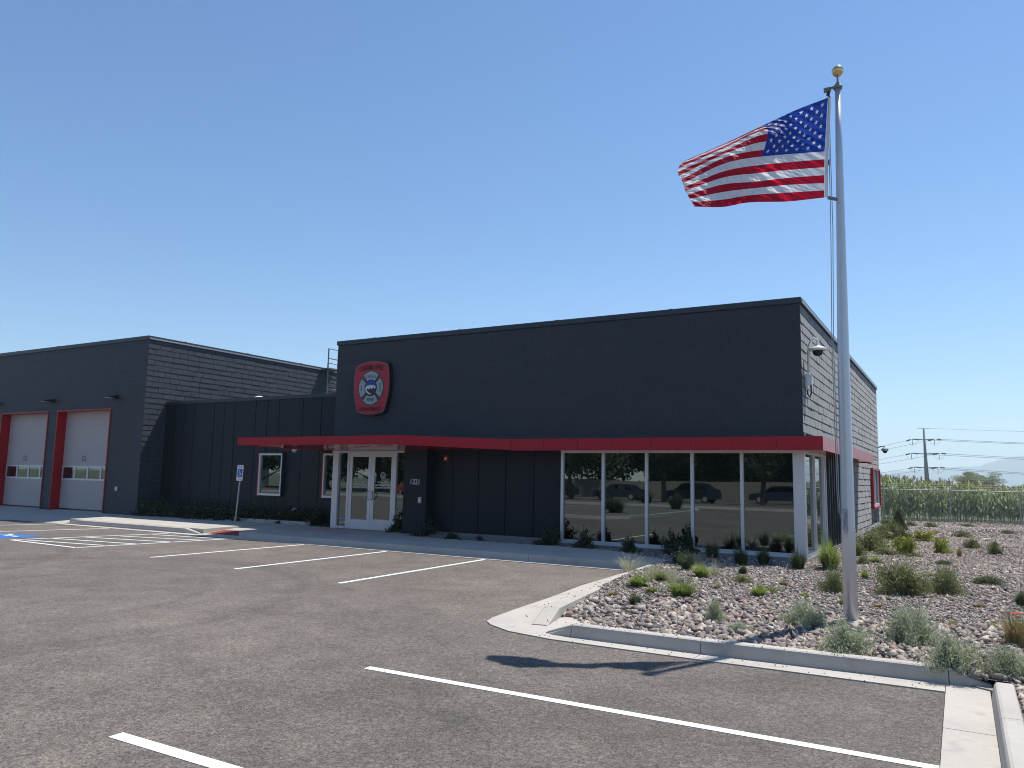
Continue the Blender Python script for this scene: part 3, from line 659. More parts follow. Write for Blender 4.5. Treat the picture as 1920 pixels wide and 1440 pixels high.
for i, (a, b) in enumerate(doors):
    yd = YF+.34
    mb = MB(); pr = YF-.035
    mb.box(a, a+.02, pr, yd, .10, GT, 'redtrim'); mb.box(b-.02, b, pr, yd, .10, GT, 'redtrim'); mb.box(a+.02, b-.02, pr, yd, GT-.02, GT, 'redtrim')
    mb.box(a-.03, a, pr, YF-.013, .10, GT+.03, 'redtrim'); mb.box(b, b+.03, pr, YF-.013, .10, GT+.03, 'redtrim'); mb.box(a, b, pr, YF-.013, GT, GT+.03, 'redtrim')
    mb.build('door_portal', FS)
    mb = MB(); a += .022; b -= .022
    for z0, z1 in ((.17, .71), (.712, 1.29), (1.845, 2.40), (2.402, 2.93), (2.932, 3.47), (3.472, 4.0)): mb.box(a, b, yd, yd+.05, z0, z1, 'garage')
    mb.box(a, b, yd+.005, yd+.05, .12, .17, 'black')
    d = mb.build('garage_door', FS)
    mb = MB(); n = 4; W = (b-a)/n
    mb.box(a, b, yd-.004, yd+.05, 1.29, 1.355, 'alu'); mb.box(a, b, yd-.004, yd+.05, 1.79, 1.845, 'alu')
    for k in range(n+1): x = a+k*W; mb.box(max(a, x-.04), min(b, x+.04), yd-.004, yd+.05, 1.355, 1.79, 'alu')
    fr_ = mb.build('window_strip', d)
    mb = MB()
    for k in range(n): mb.box(a+k*W+.04, a+(k+1)*W-.04, yd+.02, yd+.04, 1.355, 1.79, 'glass')
    mb.build('pane', fr_)
    mb = MB(); put_text(mb, 'G%d' % (3-i), .30, lambda u, v, e, a=a, b=b: (-29.9+(a+31.34)+u, yd-e, 2.13+v), .004, 'black', bold=.001, sx=.85)
    mb.build('door_number', d, recalc=False)

# ============================================================ SIGNS AND FITTINGS
# badge
cx, cz = -14.93, 4.265
f = lambda u, v, e: (cx+u, YF-.01-e, cz+v)
right = [(.0, .80), (.22, .785), (.42, .745), (.59, .68), (.625, .60), (.665, .35), (.675, .10), (.655, -.15), (.60, -.42), (.53, -.66), (.47, -.72), (.33, -.755), (.15, -.78), (0, -.79)]
shape = right+[(-x, y) for x, y in right[-2:0:-1]]
sc_ = lambda k, k2=None: [(x*k, y*(k2 or k)) for x, y in shape]
BD = thing('fire_department_badge', (cx, YF-.02, cz-.79), 'red shield badge with grey cross and blue mountain disc on the upper wall', 'badge sign')
mb = MB(); mb.extr(sc_(1.045), f, -.006, .09, 'black'); mb.extr(sc_(1), f, .09, .12, 'badgedred'); mb.extr(sc_(1), f, .121, .135, 'badgeedge'); mb.extr(sc_(.955, .965), f, .135, .142, 'badgered'); mb.build('shield', BD)
def arc_warp(R, up=1):
    def w(x, y):
        t = x/R; return ((R+up*y)*math.sin(t), (R+up*y)*math.cos(t)*up-up*R)
    return w
mb = MB(); put_text(mb, 'OREM FIRE', .20, lambda u, v, e: f(u, v+.61, e), .160, 'badgedred', bold=.003, warp=arc_warp(1.9), sx=.98); mb.build('raised_lettering', BD, recalc=False)
mb = MB(); put_text(mb, 'DEPARTMENT', .15, lambda u, v, e: f(u, v-.63, e), .160, 'badgedred', bold=.002, sx=.92); mb.build('raised_lettering', BD, recalc=False)
def cross(s):
    # Maltese cross: four flared arms; outer edge bulging
    return [[(-.10*s, .17*s), (-.335*s, .445*s+.0), (-.27*s, .47*s), (0, .535*s), (.27*s, .47*s), (.335*s, .445*s), (.10*s, .17*s)]]
mb = MB()
arm = lambda w0, w1, h0, h1, hb: [(-w0, h0), (-w1, h1), (-w1*.5, h1+(hb-h1)*.7), (0, hb), (w1*.5, h1+(hb-h1)*.7), (w1, h1), (w0, h0)]
for k in range(4):
    ca, sa = math.cos(k*PI/2), math.sin(k*PI/2); sv = 1.0 if k % 2 == 0 else .93
    rot = lambda P: [(x*ca-y*sa*sv, x*sa+y*ca*sv) for x, y in P]
    for j, (A, m) in enumerate(((arm(.13, .355, .10, .40, .545), 'badgeedge'), (arm(.12, .335, .10, .395, .53), 'black'), (arm(.085, .285, .12, .385, .50), 'badgegrey'))):
        mb.extr(rot(A), f, .142+j*.004+k*.0002, .146+j*.004+k*.0002, m)
circ = lambda r, n=28: [(r*math.cos(2*PI*k/n), r*1.08*math.sin(2*PI*k/n)) for k in range(n)]
mb.extr(circ(.235), f, .150, .158, 'black'); mb.extr(circ(.218), f, .158, .161, 'badgeblue')
low = [(.215*math.cos(t), -.02+.21*math.sin(t)) for t in np.linspace(PI, 2*PI, 14)]
mb.extr(low, f, .161, .163, 'badgebrown')
mb.extr([(-.215, -.02), (-.17, .03), (-.12, .075), (-.09, .06), (-.05, .095), (-.01, .07), (.03, .09), (.08, .06), (.13, .085), (.17, .04), (.214, .0), (.15, -.03), (.10, .02), (.05, -.05), (.0, .01), (-.06, -.06), (-.1, .0), (-.14, -.06)], f, .163, .165, 'badgewhite')
mb.extr([(-.21, -.05), (-.15, -.13), (-.05, -.195), (.06, -.19), (.0, -.165), (-.09, -.12), (-.15, -.06)], f, .165, .167, 'badgewhite')
mb.build('emblem', BD)
mb = MB(); put_text(mb, 'OREM', .13, lambda u, v, e: f(u, v+.335, e), .156, 'black', bold=0, warp=arc_warp(.8), sx=1.1); mb.build('emblem_lettering', BD, recalc=False)
mb = MB(); put_text(mb, 'FIRE', .14, lambda u, v, e: f(u, v-.36, e), .156, 'black', bold=.003, sx=1.1); mb.build('emblem_lettering', BD, recalc=False)
mb = MB(); put_text(mb, 'FIRE', .075, lambda u, v, e: f(-.355-v, u, e), .156, 'black', bold=.002, sx=1.0); mb.build('emblem_lettering', BD, recalc=False)
mb = MB(); put_text(mb, 'RESCUE', .075, lambda u, v, e: f(.35+v, -u, e), .156, 'black', bold=.002, sx=1.0); mb.build('emblem_lettering', BD, recalc=False)

# house number
mb = MB(); put_text(mb, '1321', .215, lambda u, v, e: (-13.22+u, 17.39-e, 1.54+v), .006, 'badgewhite', bold=.002, sx=.86)
mb.build('street_number', base=(-13.22, 17.38, 1.45), recalc=False, label='white house number 1321 on the dark wall right of the entrance', cat='number sign')
mb = MB(); mb.box(-13.09, -12.98, 17.37, 17.40, .96, 1.13, 'steel'); mb.box(-13.06, -13.01, 17.36, 17.37, 1.0, 1.06, 'white')
mb.build('card_reader', base=(-13.03, 17.4, .96), label='small grey access box on the dark wall below the house number', cat='access box')
# horn strobe
HS = thing('fire_alarm_horn', (-12.41, 17.75, 2.14), 'small red fire alarm horn with white strobe under the canopy', 'alarm horn')
MB().box(-12.475, -12.345, 17.69, 17.75, 2.13, 2.29, 'redtrim').build('housing', HS); MB().box(-12.44, -12.38, 17.67, 17.69, 2.18, 2.24, 'white').build('strobe', HS)
# wall lights over garage doors
WL = thing('wall_light', (-27.5, YF-.01, 4.44), 'black wall light above garage door G3 nearest the corner', 'wall light', 'wall lights over the garage doors')
MB().box(-27.56, -27.44, YF-.06, YF-.008, 4.38, 4.52, 'black').build('bracket', WL)
MB().prism([(-27.72, YF-.5), (-27.28, YF-.5), (-27.34, YF-.06), (-27.66, YF-.06)], [4.415, 4.415, 4.40, 4.40], [4.44, 4.44, 4.52, 4.52], 'black').build('hood', WL)
MB().box(-27.62, -27.38, YF-.46, YF-.2, 4.40, 4.412, 'badgewhite').build('lens', WL)
copy_tree(WL, (-31.78, YF-.01, 4.44), label='black wall light between garage doors G2 and G3')
copy_tree(WL, (-35.95, YF-.01, 4.44), label='black wall light left of garage door G2 at the photo edge')
mb = MB(); mb.box(-27.11, -26.99, YF-.07, YF-.01, .95, 1.11, 'steel'); mb.box(-27.10, -27.0, YF-.08, YF-.07, .96, 1.10, 'badgewhite')
mb.build('outlet_box', base=(-27.05, YF, .95), label='small grey outlet box low on the block wall right of door G3', cat='outlet box')
mb = MB(); mb.box(-18.96, -18.86, YM-.05, YM, .50, .58, 'badgegrey'); mb.box(-18.84, -18.80, YM-.04, YM, .54, .60, 'badgewhite')
mb.build('hose_spigot', base=(-18.9, YM, .5), label='small pale spigot box low on the panel wall left of the entrance', cat='spigot')
# soffit camera under canopy
SC = thing('soffit_camera', (-17.3, 16.75, 2.44), 'small white dome camera hanging under the red entrance canopy', 'camera')
MB().lathe([(.08, -.06), (.08, 0)], (-17.3, 16.75, 2.44), 'white', 14).build('housing', SC); MB().lathe([(.02, -.11), (.05, -.09), (.065, -.06)], (-17.3, 16.75, 2.44), 'badgegrey', 14).build('dome', SC)
# gooseneck security camera at the corner
def security_camera(loc, label, sc=1.0):
    x, y, z = loc
    T = thing('security_camera', loc, label, 'security camera')
    mb = MB(); mb.box(x, x+.05, y-.07, y+.07, z-.25, z+.05, 'white'); mb.box(x+.05, x+.13, y-.04, y+.05, z-.2, z+.02, 'white'); mb.build('mounting_plate', T)
    pts = [(x+.07, y, z-.05), (x+.07, y, z+.52), (x+.09, y, z+.70), (x+.14, y, z+.80), (x+.20, y, z+.84), (x+.255, y, z+.81), (x+.27, y, z+.74), (x+.27, y, z+.66)]
    MB().tube(pts, .030, 'white', 10).build('gooseneck_arm', T, smooth=True)
    MB().lathe([(.08, -.10), (.16, -.10), (.185, -.085), (.185, -.05), (.15, -.025), (.07, -.0), (.045, .02)], (x+.27, y, z+.66), 'white', 20).build('camera_hood', T)
    MB().lathe([(.02, -.22), (.075, -.20), (.105, -.155), (.115, -.10)], (x+.27, y, z+.66), 'black', 16).build('dome', T, smooth=True)
    MB().tube([(x+.10, y+.01, z-.2), (x+.11, y+.02, z-.36), (x+.07, y+.02, z-.48), (x+.03, y+.03, z-.4), (x+.02, y+.03, z-.3)], .018, 'black', 6).build('cable', T)
    return T
security_camera((-2.88, 17.95, 4.08), 'white gooseneck dome camera high on the side wall near the front corner')
T = thing('security_camera', (-2.88, 35.0, 3.1), 'small distant dome camera on a short arm at the rear corner of the side wall', 'security camera')
MB().tube([(-2.89, 35, 3.22), (-2.75, 35, 3.27), (-2.64, 35, 3.26), (-2.62, 35, 3.2)], .03, 'steel', 6).build('arm', T)
MB().lathe([(.05, .14), (.13, .1), (.14, .02), (.1, 0)], (-2.62, 35, 3.08), 'badgegrey', 12).build('camera_hood', T); MB().lathe([(.03, -.09), (.08, -.05), (.10, .02)], (-2.62, 35, 3.08), 'black', 12).build('dome', T)
# roof vent
RV = thing('roof_vent', (-21.5, 19.0, 4.2), 'small pale mushroom vent on the roof of the middle wing', 'roof vent')
MB().lathe([(.1, 0), (.1, .12)], (-21.5, 19, 4.22), 'steel', 12).build('pipe', RV); MB().lathe([(.2, .12), (.18, .17), (.08, .21)], (-21.5, 19, 4.22), 'badgewhite', 14).build('hood', RV)
# roof ladder with handrails
LD = thing('roof_ladder', (XL+.4, 26.9, 4.24), 'steel roof ladder with raised handrails against the garage wing side wall', 'roof ladder')
ya, yb, xr = 26.5, 27.15, XL+.35
MB().tube([(xr, ya, 4.24), (xr, ya, 6.9)], .035, 'galv').build('rail', LD); MB().tube([(xr, yb, 4.24), (xr, yb, 6.9)], .035, 'galv').build('rail', LD)
mb = MB()
for z in np.arange(4.5, 6.9, .3): mb.tube([(xr, ya, z), (xr, yb, z)], .018, 'galv', 6)
mb.build('rung', LD)
for x, dy in ((xr+.15, -.15), (xr-.35, 1.25)):
    mb = MB(); mb.tube([(x, ya+dy, 6.6), (x, ya+dy, 7.55), (x, yb+dy, 7.55), (x, yb+dy, 6.6)], .035, 'galv', 6); mb.tube([(x, ya+dy, 7.1), (x, yb+dy, 7.1)], .03, 'galv', 6); mb.build('guard_frame', LD)
mb = MB(); mb.box(XL+.04, xr+.2, ya-.1, yb+.1, 6.60, 6.66, 'galv'); mb.build('landing_plate', LD)

# accessible parking sign
SP = thing('accessible_parking_sign', (-20.5, 17.42, .1), 'blue and white accessible parking sign on a thin leaning post before the planter', 'parking sign')
MB().tube([(-20.52, 17.42, .08), (-20.50, 17.42, .28)], .028, 'steel', 8).build('post_sleeve', SP)
MB().obox((-20.43, 17.42, .88), (.022, 0, 0), (0, .014, 0), (.05, 0, .70), 'steel').build('post', SP)
f = lambda u, v, e: (-20.385+u+v*.05, 17.40-e, 1.70+v)
rr = lambda w, h: [(-w, -h+.02), (-w+.02, -h), (w-.02, -h), (w, -h+.02), (w, h-.02), (w-.02, h), (-w+.02, h), (-w, h-.02)]
mb = MB(); mb.extr(rr(.145, .255), f, 0, .004, 'white'); mb.extr([(-.115, -.13), (.115, -.13), (.115, .125), (-.115, .125)], f, .004, .006, 'signblue')
k_[0] = 0
def ps(poly):
    k_[0] += 1; e = .006+.0003*k_[0]; mb.extr([((p[0]-.5)*.26, (p[1]-.5)*.21) for p in poly], f, e, e+.001, 'white')
figure(ps); mb.build('sign_panel', SP)
for t, z, s in (('RESERVED', .215, .044), ('PARKING', .165, .044), ('VAN', -.16, .05), ('ACCESSIBLE', -.21, .034)):
    mb = MB(); put_text(mb, t, s, lambda u, v, e, z=z: f(u, v+z, e), .006, 'signblue', bold=.001); mb.build('sign_lettering', SP, recalc=False)

# ============================================================ FLAGPOLE AND FLAG
FX, FY = -1.215, 10.46
FP = thing('flagpole', (FX, FY, 0), 'tall tapered aluminium flagpole with gold ball rising from the rock bed', 'flagpole')
MB().tube([(FX-.02, FY, -.05), (FX-.015, FY, 1.2), (FX, FY, 3.5), (FX+.03, FY, 6.0), (FX+.04, FY, 6.93)], [.083, .081, .070, .046, .037], 'polealu', 24).build('pole', FP, smooth=True)
MB().lathe([(.22, -.02), (.21, .05), (.14, .085), (.10, .09)], (FX-.02, FY, -.02), 'concrete', 16).build('footing', FP)
MB().lathe([(.055, 0), (.06, .03), (.04, .06), (.02, .09), (.012, .10), (.012, .19)], (FX+.04, FY, 6.92), 'galv', 14).build('cap', FP)
MB().lathe([(.075*math.sin(t)+.001, -.075*math.cos(t)) for t in np.linspace(0, PI, 14)], (FX+.045, FY, 7.17), 'gold', 22).build('finial_ball', FP, smooth=True)
mb = MB(); mb.tube([(FX+.04, FY, 6.96), (FX-.10, FY-.01, 6.945)], .018, 'galv'); mb.obox((FX-.09, FY, 6.94), (.045, 0, 0), (0, .012, 0), (0, 0, .03), 'galv'); mb.tube([(FX-.075, FY, 6.91), (FX-.085, FY, 6.86)], .022, 'black'); mb.build('truck_pulley', FP)
rope = MB()
rope.tube([(FX-.085, FY, 6.88), (FX-.10, FY-.02, 5.0), (FX-.13, FY-.03, 3.5), (FX-.12, FY-.07, 1.6), (FX-.105, FY-.07, 1.35)], .0055, 'rope', 6)
rope.tube([(FX-.075, FY, 6.88), (FX-.075, FY-.02, 5.0), (FX-.11, FY-.04, 3.5), (FX-.10, FY-.08, 1.6), (FX-.09, FY-.08, 1.30)], .0055, 'rope', 6)
rope.build('halyard', FP)
MB().obox((FX-.098, FY, 5.93), (.012, 0, 0), (0, .012, 0), (0, 0, .035), 'black').build('snap_hook', FP)
mb = MB(); mb.obox((FX-.03, FY-.105, 1.30), (.012, 0, 0), (0, .015, 0), (0, 0, .11), 'steel'); 
for k in range(26):
    t = k/26*2*PI; 
pts = [(FX-.03+.030*math.sin(2*PI*k/9)*(1 if k % 2 else .85), FY-.125-.010*math.cos(k*1.3), 1.36-.07*math.cos(2*PI*k/18)-k*.0025) for k in range(60)]
mb.tube(pts, .006, 'rope', 5); mb.tube([(FX-.04, FY-.12, 1.24), (FX-.045, FY-.13, 1.14), (FX-.02, FY-.13, 1.10), (FX-.005, FY-.13, 1.15), (FX-.02, FY-.125, 1.2)], .006, 'rope', 5)
mb.build('cleat', FP)

# flag: control grid read in the flag's own vertical plane, depth keeps the cloth's true width
h0 = np.array([FX-.085, FY, 0]); fd = np.array([-.755, -.656, 0]); fn = np.array([.656, -.755, 0])
def onplane(px, py):
    d = ray(px, py); n3 = fn; o = np.array([0, 0, HC]); t = ((h0-o) @ n3)/(d @ n3); P = o+d*t; return (P-h0) @ fd, P[2]
cols = {0.0: [(1497, 352), (1494, 421), (1490, 490), (1486, 559), (1482, 628), (1478, 697), (1474, 766), (1470, 835), (1469, 905), (1468, 978), (1467, 1048), (1466, 1120), (1466, 1185), (1465, 1250)],
        0.2: [(1205, 465), (1212, 520), (1210, 580), (1205, 640), (1195, 698), (1182, 752), (1172, 806), (1165, 858), (1160, 930), (1155, 1000), (1150, 1072), (1148, 1135), (1146, 1205), (1142, 1285)],
        0.4: [(905, 605), (930, 612), (948, 620), (955, 638), (958, 676), (945, 745), (925, 820), (895, 882), (882, 958), (868, 1030), (855, 1105), (843, 1165), (832, 1225), (822, 1292)],
        0.7: [(560, 768), (563, 776), (566, 786), (570, 802), (572, 828), (572, 856), (568, 892), (566, 945), (560, 1015), (558, 1070), (556, 1132), (556, 1200), (556, 1268), (558, 1334)],
        1.0: [(203, 922), (188, 934), (172, 952), (156, 985), (148, 1020), (160, 1055), (180, 1088), (196, 1122), (206, 1158), (216, 1190), (236, 1225), (256, 1262), (276, 1292), (298, 1332)]}
us = sorted(cols); C0 = np.array([[onplane(1240+x/4.8, 110+y/4.8) for x, y in cols[u]] for u in us])     # (5,14,2)
def cubic(xs, Y, x):                                     # Catmull-Rom on a non-uniform grid along axis 0
    xs = np.array(xs); Ms = np.gradient(Y, xs, axis=0); i = np.clip(np.searchsorted(xs, x)-1, 0, len(xs)-2)
    h = (xs[i+1]-xs[i]); t = (x-xs[i])/h; sh = (-1,)+(1,)*(Y.ndim-1); t = t.reshape(sh); h = h.reshape(sh)
    return (2*t**3-3*t**2+1)*Y[i]+(t**3-2*t**2+t)*h*Ms[i]+(-2*t**3+3*t**2)*Y[i+1]+(t**3-t**2)*h*Ms[i+1]
NU, NS = 320, 13; NV = 156
U = np.linspace(0, 1, NU+1); Wv = np.linspace(0, 13, NV+1)
G1 = cubic(us, C0, U); G2 = np.swapaxes(cubic(list(range(14)), np.swapaxes(G1, 0, 1), Wv), 0, 1)          # (NU+1,NV+1,2)
w0 = np.linalg.norm(np.diff(G2[:1], axis=1), axis=2).mean()
dv = np.linalg.norm(np.diff(G2, axis=1), axis=2); dd = np.sqrt(np.clip((w0*.92)**2-dv**2, 0, None))
dep = np.zeros(G2.shape[:2]); dep[:, :-1] = np.cumsum(dd[:, ::-1], axis=1)[:, ::-1]
dep = dep*np.clip(U*2.2, 0, 1)[:, None]*.7
mid = dep[:, 90:91]; dep = (dep-mid*.5)
uu, vv = np.meshgrid(U, Wv/13, indexing='ij')
rip = (.004*np.sin(150*uu*.7+170*vv+3*np.sin(6*uu))+.003*np.sin(230*uu+120*vv+2*np.sin(9*vv))+.020*np.sin(16*uu+7*vv)+.010*np.sin(41*uu-23*vv+1)+.007*np.sin(60*uu+55*vv)+.005*np.sin(120*uu*(1-.3*vv)+75*vv))*np.clip(uu*3, 0, 1)
rip += .006*np.sin(95*(uu*.75+vv*.7))*np.exp(-((vv-.3)/.5)**2)+.012*np.exp(-((vv-.12-.55*uu)/.05)**2)*np.sin(70*uu)*np.clip(uu*3-1, 0, 1)
off = -dep+rip
zz = G2[..., 1]; Pw = h0[None, None]+fd*G2[..., 0:1]+fn*off[..., None]; Pw[..., 2] = zz
# keep the sight-line outline: depth moved points slide along the ray
o_ = np.array([0, 0, HC]); base_pts = h0[None, None]+fd*G2[..., 0:1]; base_pts[..., 2] = zz
rel = base_pts-o_; s_ = 1+off/np.maximum(1e-6, (rel @ fn)*-1)*-1
Pw = o_+rel*(1+off[..., None]/(rel @ fn)[..., None])
idx = np.arange((NU+1)*(NV+1)).reshape(NU+1, NV+1)
F = np.stack([idx[:-1, :-1], idx[1:, :-1], idx[1:, 1:], idx[:-1, 1:]], -1).reshape(-1, 4)
uc = (U[:-1]+U[1:])/2; wc = (Wv[:-1]+Wv[1:])/2; UC, WC = np.meshgrid(uc, wc, indexing='ij')
mi = np.where(WC.astype(int) % 2 == 0, 0, 1)
canton = (UC < .4) & (WC < 7); mi[canton] = 2
fx = UC*1.9/.76*.76; fy = WC/13                           # hoist = 1
sr = .0308*.85
def in_star(dx, dy):
    a = np.arctan2(dx, -dy); r = np.hypot(dx, dy); k = 2*PI/5; a = np.mod(a+k/2, k)-k/2
    ro, ri = sr, sr*.40; x1 = ro; y1 = 0; x2 = ri*math.cos(k/2); y2 = ri*math.sin(k/2)
    ex, ey = x2-x1, y2-y1; px, py = r*np.cos(a)-x1, np.abs(r*np.sin(a)); return (ex*py-ey*px) > 0
for rw in range(9):
    n = 6 if rw % 2 == 0 else 5
    for c in range(n):
        sx = .063*(1 + 2*c + (0 if n == 6 else 1)); sy = .0538*(rw+1)
        mi[canton & in_star(fx-sx, fy-sy)] = 1
FL = thing('american_flag', (float(h0[0]), float(h0[1]), 5.4), 'stars and stripes flag billowing to the left from the flagpole', 'flag')
np_mesh('cloth', Pw.reshape(-1, 3), F, ['redflag', 'whiteflag', 'blueflag'], mi.ravel(), parent=FL, smooth=True)
hp = Pw[0]; mb = MB(); strip = [Vector(hp[j]) for j in range(0, NV+1, 12)]
mb.add([p for q in strip for p in (q+Vector((.006, 0, 0)), q+Vector((.045, .005, .002)), q+Vector((.045, -.004, .002)), q+Vector((.006, -.009, 0)))],
       [(4*i+a, 4*i+(a+1) % 4, 4*i+4+(a+1) % 4, 4*i+4+a) for i in range(len(strip)-1) for a in range(4)]+[(0, 1, 2, 3), tuple(4*(len(strip)-1)+k for k in (3, 2, 1, 0))], 'whiteflag')
mb.build('header_strip', FL)
q = Vector(hp[-1]); MB().obox(q+Vector((.10, 0, -.03)), (.055, 0, -.022), (0, .012, 0), (.007, 0, .018), 'galv').build('snap_hook', FL)
q = Vector(hp[0]); MB().tube([q+Vector((.03, 0, 0)), Vector((FX-.08, FY, 6.88))], .008, 'black', 6).build('snap_hook', FL)

# ============================================================ PLANTS
def leaves(P, size, seed, aspect=2.2, up=0.0):
    """quads at points P, random orientation"""
    r = np.random.default_rng(seed); n = len(P)
    a = r.normal(size=(n, 3)); a[:, 2] += up*2; a /= np.linalg.norm(a, axis=1)[:, None]
    b = r.normal(size=(n, 3)); b -= (b*a).sum(1)[:, None]*a; b /= np.linalg.norm(b, axis=1)[:, None]
    s = size*r.uniform(.6, 1.4, n)[:, None]
    V = np.stack([P-a*s*.5, P-b*s/aspect*.5+a*s*.05, P+a*s*.6, P+b*s/aspect*.5+a*s*.05], 1).reshape(-1, 3)
    return V, np.arange(4*n).reshape(n, 4)
def shrub_pts(n, seed, stems=26, flat=.6, spread=1.0):
    """points along arching stems of a unit mound (radius 1, height ~flat)"""
    r = np.random.default_rng(seed); out = []; st = []
    for _ in range(stems):
        az = r.uniform(0, 2*PI); el = r.uniform(.12, 1.45); L = r.uniform(.5, 1.05)*(1+.16*math.sin(az*2+seed)+.12*math.sin(az*3+seed*2))
        d = np.array([math.cos(az)*math.cos(el)*spread, math.sin(az)*math.cos(el)*spread, math.sin(el)*flat*1.1])
        m = n//stems; t = r.beta(2.4, 1.1, m)[:, None]; p = d*t*L; p[:, 2] -= .12*flat*(t[:, 0]**2)*math.cos(el)
        out.append(p+r.normal(0, .075, (m, 3))*(0.5+t)); st.append((d*L*.9, L))
    P = np.concatenate(out); P[:, 2] = np.abs(P[:, 2])+.01; return P, st
def make_shrub(name, leafmat, n, lsize, seed, stems=26, flat=.6, aspect=2.2, up=0.):
    T = bpy.data.objects.new(name, None); scene.collection.objects.link(T); T.location = (0, 0, 0)
    P, st = shrub_pts(n, seed, stems, flat); V, F = leaves(P, lsize, seed, aspect, up)
    np_mesh('foliage', V, F, [leafmat], parent=T)
    mb = MB()
    for d, L in st: mb.tube([(0, 0, -.03), tuple(d*.5+np.array([0, 0, .04])), tuple(d)], [.018, .012, .005], 'twig', 4, cap=False)
    mb.build('stem', T, recalc=False); return T
def make_tuft(name, bmat, n, seed, spread=.75, bend=.5, w=.02, tipmat=None):
    r = np.random.default_rng(seed); az = r.uniform(0, 2*PI, n); lean = r.beta(1.5, 1.0, n)*spread; L = r.uniform(.35, 1.15, n)*(1-.25*lean)*(1+.22*np.sin(az*2+seed)+.15*np.sin(az*3+2*seed))
    b = np.stack([np.cos(az), np.sin(az), np.zeros(n)], 1); rt = r.uniform(0, .45, n)[:, None]*b*(.7+.3*np.sin(az*2+seed))[:, None]; side = np.stack([-np.sin(az), np.cos(az), np.zeros(n)], 1)*w
    V = []; 
    for k, t in enumerate((0, .4, .75, 1.0)):
        h = L*t*(1-bend*lean*t*t*.6); o = L*lean*(t**1.5); c = rt+b*o[:, None]; c[:, 2] = h
        ww = (1, .85, .5, .06)[k]; V += [c-side*ww, c+side*ww]
    V = np.stack(V, 1).reshape(-1, 3); q = np.array([(0, 1, 3, 2), (2, 3, 5, 4), (4, 5, 7, 6)]); F = (q[None]+8*np.arange(n)[:, None, None]).reshape(-1, 4)
    T = bpy.data.objects.new(name, None); scene.collection.objects.link(T)
    np_mesh('blades', V, F, [bmat], parent=T)
    if tipmat:
        tip = V.reshape(n, 8, 3)[:, 7]; P = np.repeat(tip[::3], 5, 0)+r.normal(0, .02, (len(tip[::3])*5, 3)); v2_, f2_ = leaves(P, .05, seed, 3); np_mesh('seed_head', v2_, f2_, [tipmat], parent=T)
    return T
protos = {}
def place(kind, px, py, wpx, hpx, label, group=None, z=None, rz=None):
    """stand a plant where its base is seen, as wide and tall as it is seen"""
    zz = .05
    for _ in range(4): p = gnd(px, py-hpx*.08, zz); zz = float(bed_z(p.x, p.y)) if z is None else z
    depth = (p-Vector((0, 0, HC))).dot(Vector((-R[0, 2], -R[1, 2], -R[2, 2])))
    m = depth/1438.04; rad = wpx*m/2*(1.22 if kind[:4] != 'sage' else 1.1)*(1 if kind != 'conifer' else .82); hh = hpx*m*(.92 if 'grass' in kind else 1)
    pr, natw, nath, cat, nm = protos[kind]
    s = (rad/natw, rad/natw, hh/nath)
    first = pr.get('used') is None
    if first: o = pr; pr['used'] = 1; o.location = p; o.scale = s; o.rotation_euler = (0, 0, rz if rz is not None else random.uniform(0, 6.28))
    else: o = copy_tree(pr, p, rz if rz is not None else random.uniform(0, 6.28), s)
    if 'used' in o: pass
    tag(o, label, cat, group); return o
def reg(kind, T, natw, nath, cat): protos[kind] = (T, natw, nath, cat, T.name)
reg('sage', make_shrub('sage_shrub', 'leaf_sage', 11000, .065, 1, 90, .72, 2.6, .4), 1.0, .80, 'shrub')
reg('sage2', make_shrub('sage_shrub', 'leaf_sage', 10000, .068, 2, 70, .7, 2.6, .4), 1.0, .78, 'shrub')
reg('olive', make_shrub('green_shrub', 'leaf_olive', 10000, .055, 3, 90, .75, 2.2), 1.0, .85, 'shrub')
reg('olive2', make_shrub('green_shrub', 'leaf_olive', 8000, .06, 4, 60, .7, 2.2), 1.0, .8, 'shrub')
reg('dark', make_shrub('dark_shrub', 'leaf_dark', 1800, .16, 5, 30, .8, 1.7), 1.0, .9, 'shrub')
reg('low', make_shrub('creeping_juniper', 'leaf_juniper', 3500, .12, 6, 44, .6, 3.2), 1.0, .7, 'creeping juniper')
reg('lowg', make_shrub('low_green_shrub', 'leaf_olive', 3200, .12, 16, 40, .6, 3.0), 1.0, .7, 'low shrub')
reg('lime', make_shrub('lime_shrub', 'leaf_lime', 2600, .15, 7, 34, .85, 2.4, .3), 1.0, .95, 'shrub')
reg('grass', make_tuft('grass_tuft', 'grass', 1500, 8, 1.15, .7, .013), 1.0, .85, 'grass tuft')
reg('dgrass', make_tuft('dark_grass_tuft', 'dgrass', 1200, 9, 1.05, .6, .013), .95, .85, 'grass tuft')
reg('dry', make_tuft('dry_grass_tuft', 'dry', 600, 10, 1.0, .6, .012), .95, .85, 'grass tuft')
reg('wisp', make_tuft('seed_grass', 'wisp', 200, 11, .9, .6, .006, 'wisp'), .8, .9, 'seed grass')
# upright juniper
T = bpy.data.objects.new('upright_juniper', None); scene.collection.objects.link(T)
r = np.random.default_rng(5); n = 5000; h = r.beta(1.1, 1.5, n); a = r.uniform(0, 2*PI, n); rad = (1-h)**.7*(.45+.55*r.random(n)**.4)*(1+.18*np.sin(a*5+h*9)); P = np.stack([rad*np.cos(a)*.55, rad*np.sin(a)*.55, h], 1)
V, F = leaves(P, .075, 3, 2.4, .9); np_mesh('foliage', V, F, ['leaf_juniper'], parent=T); MB().tube([(0, 0, -.05), (0, 0, .8)], [.05, .015], 'twig', 6).build('trunk', T)
reg('conifer', T, .55, 1.0, 'juniper')

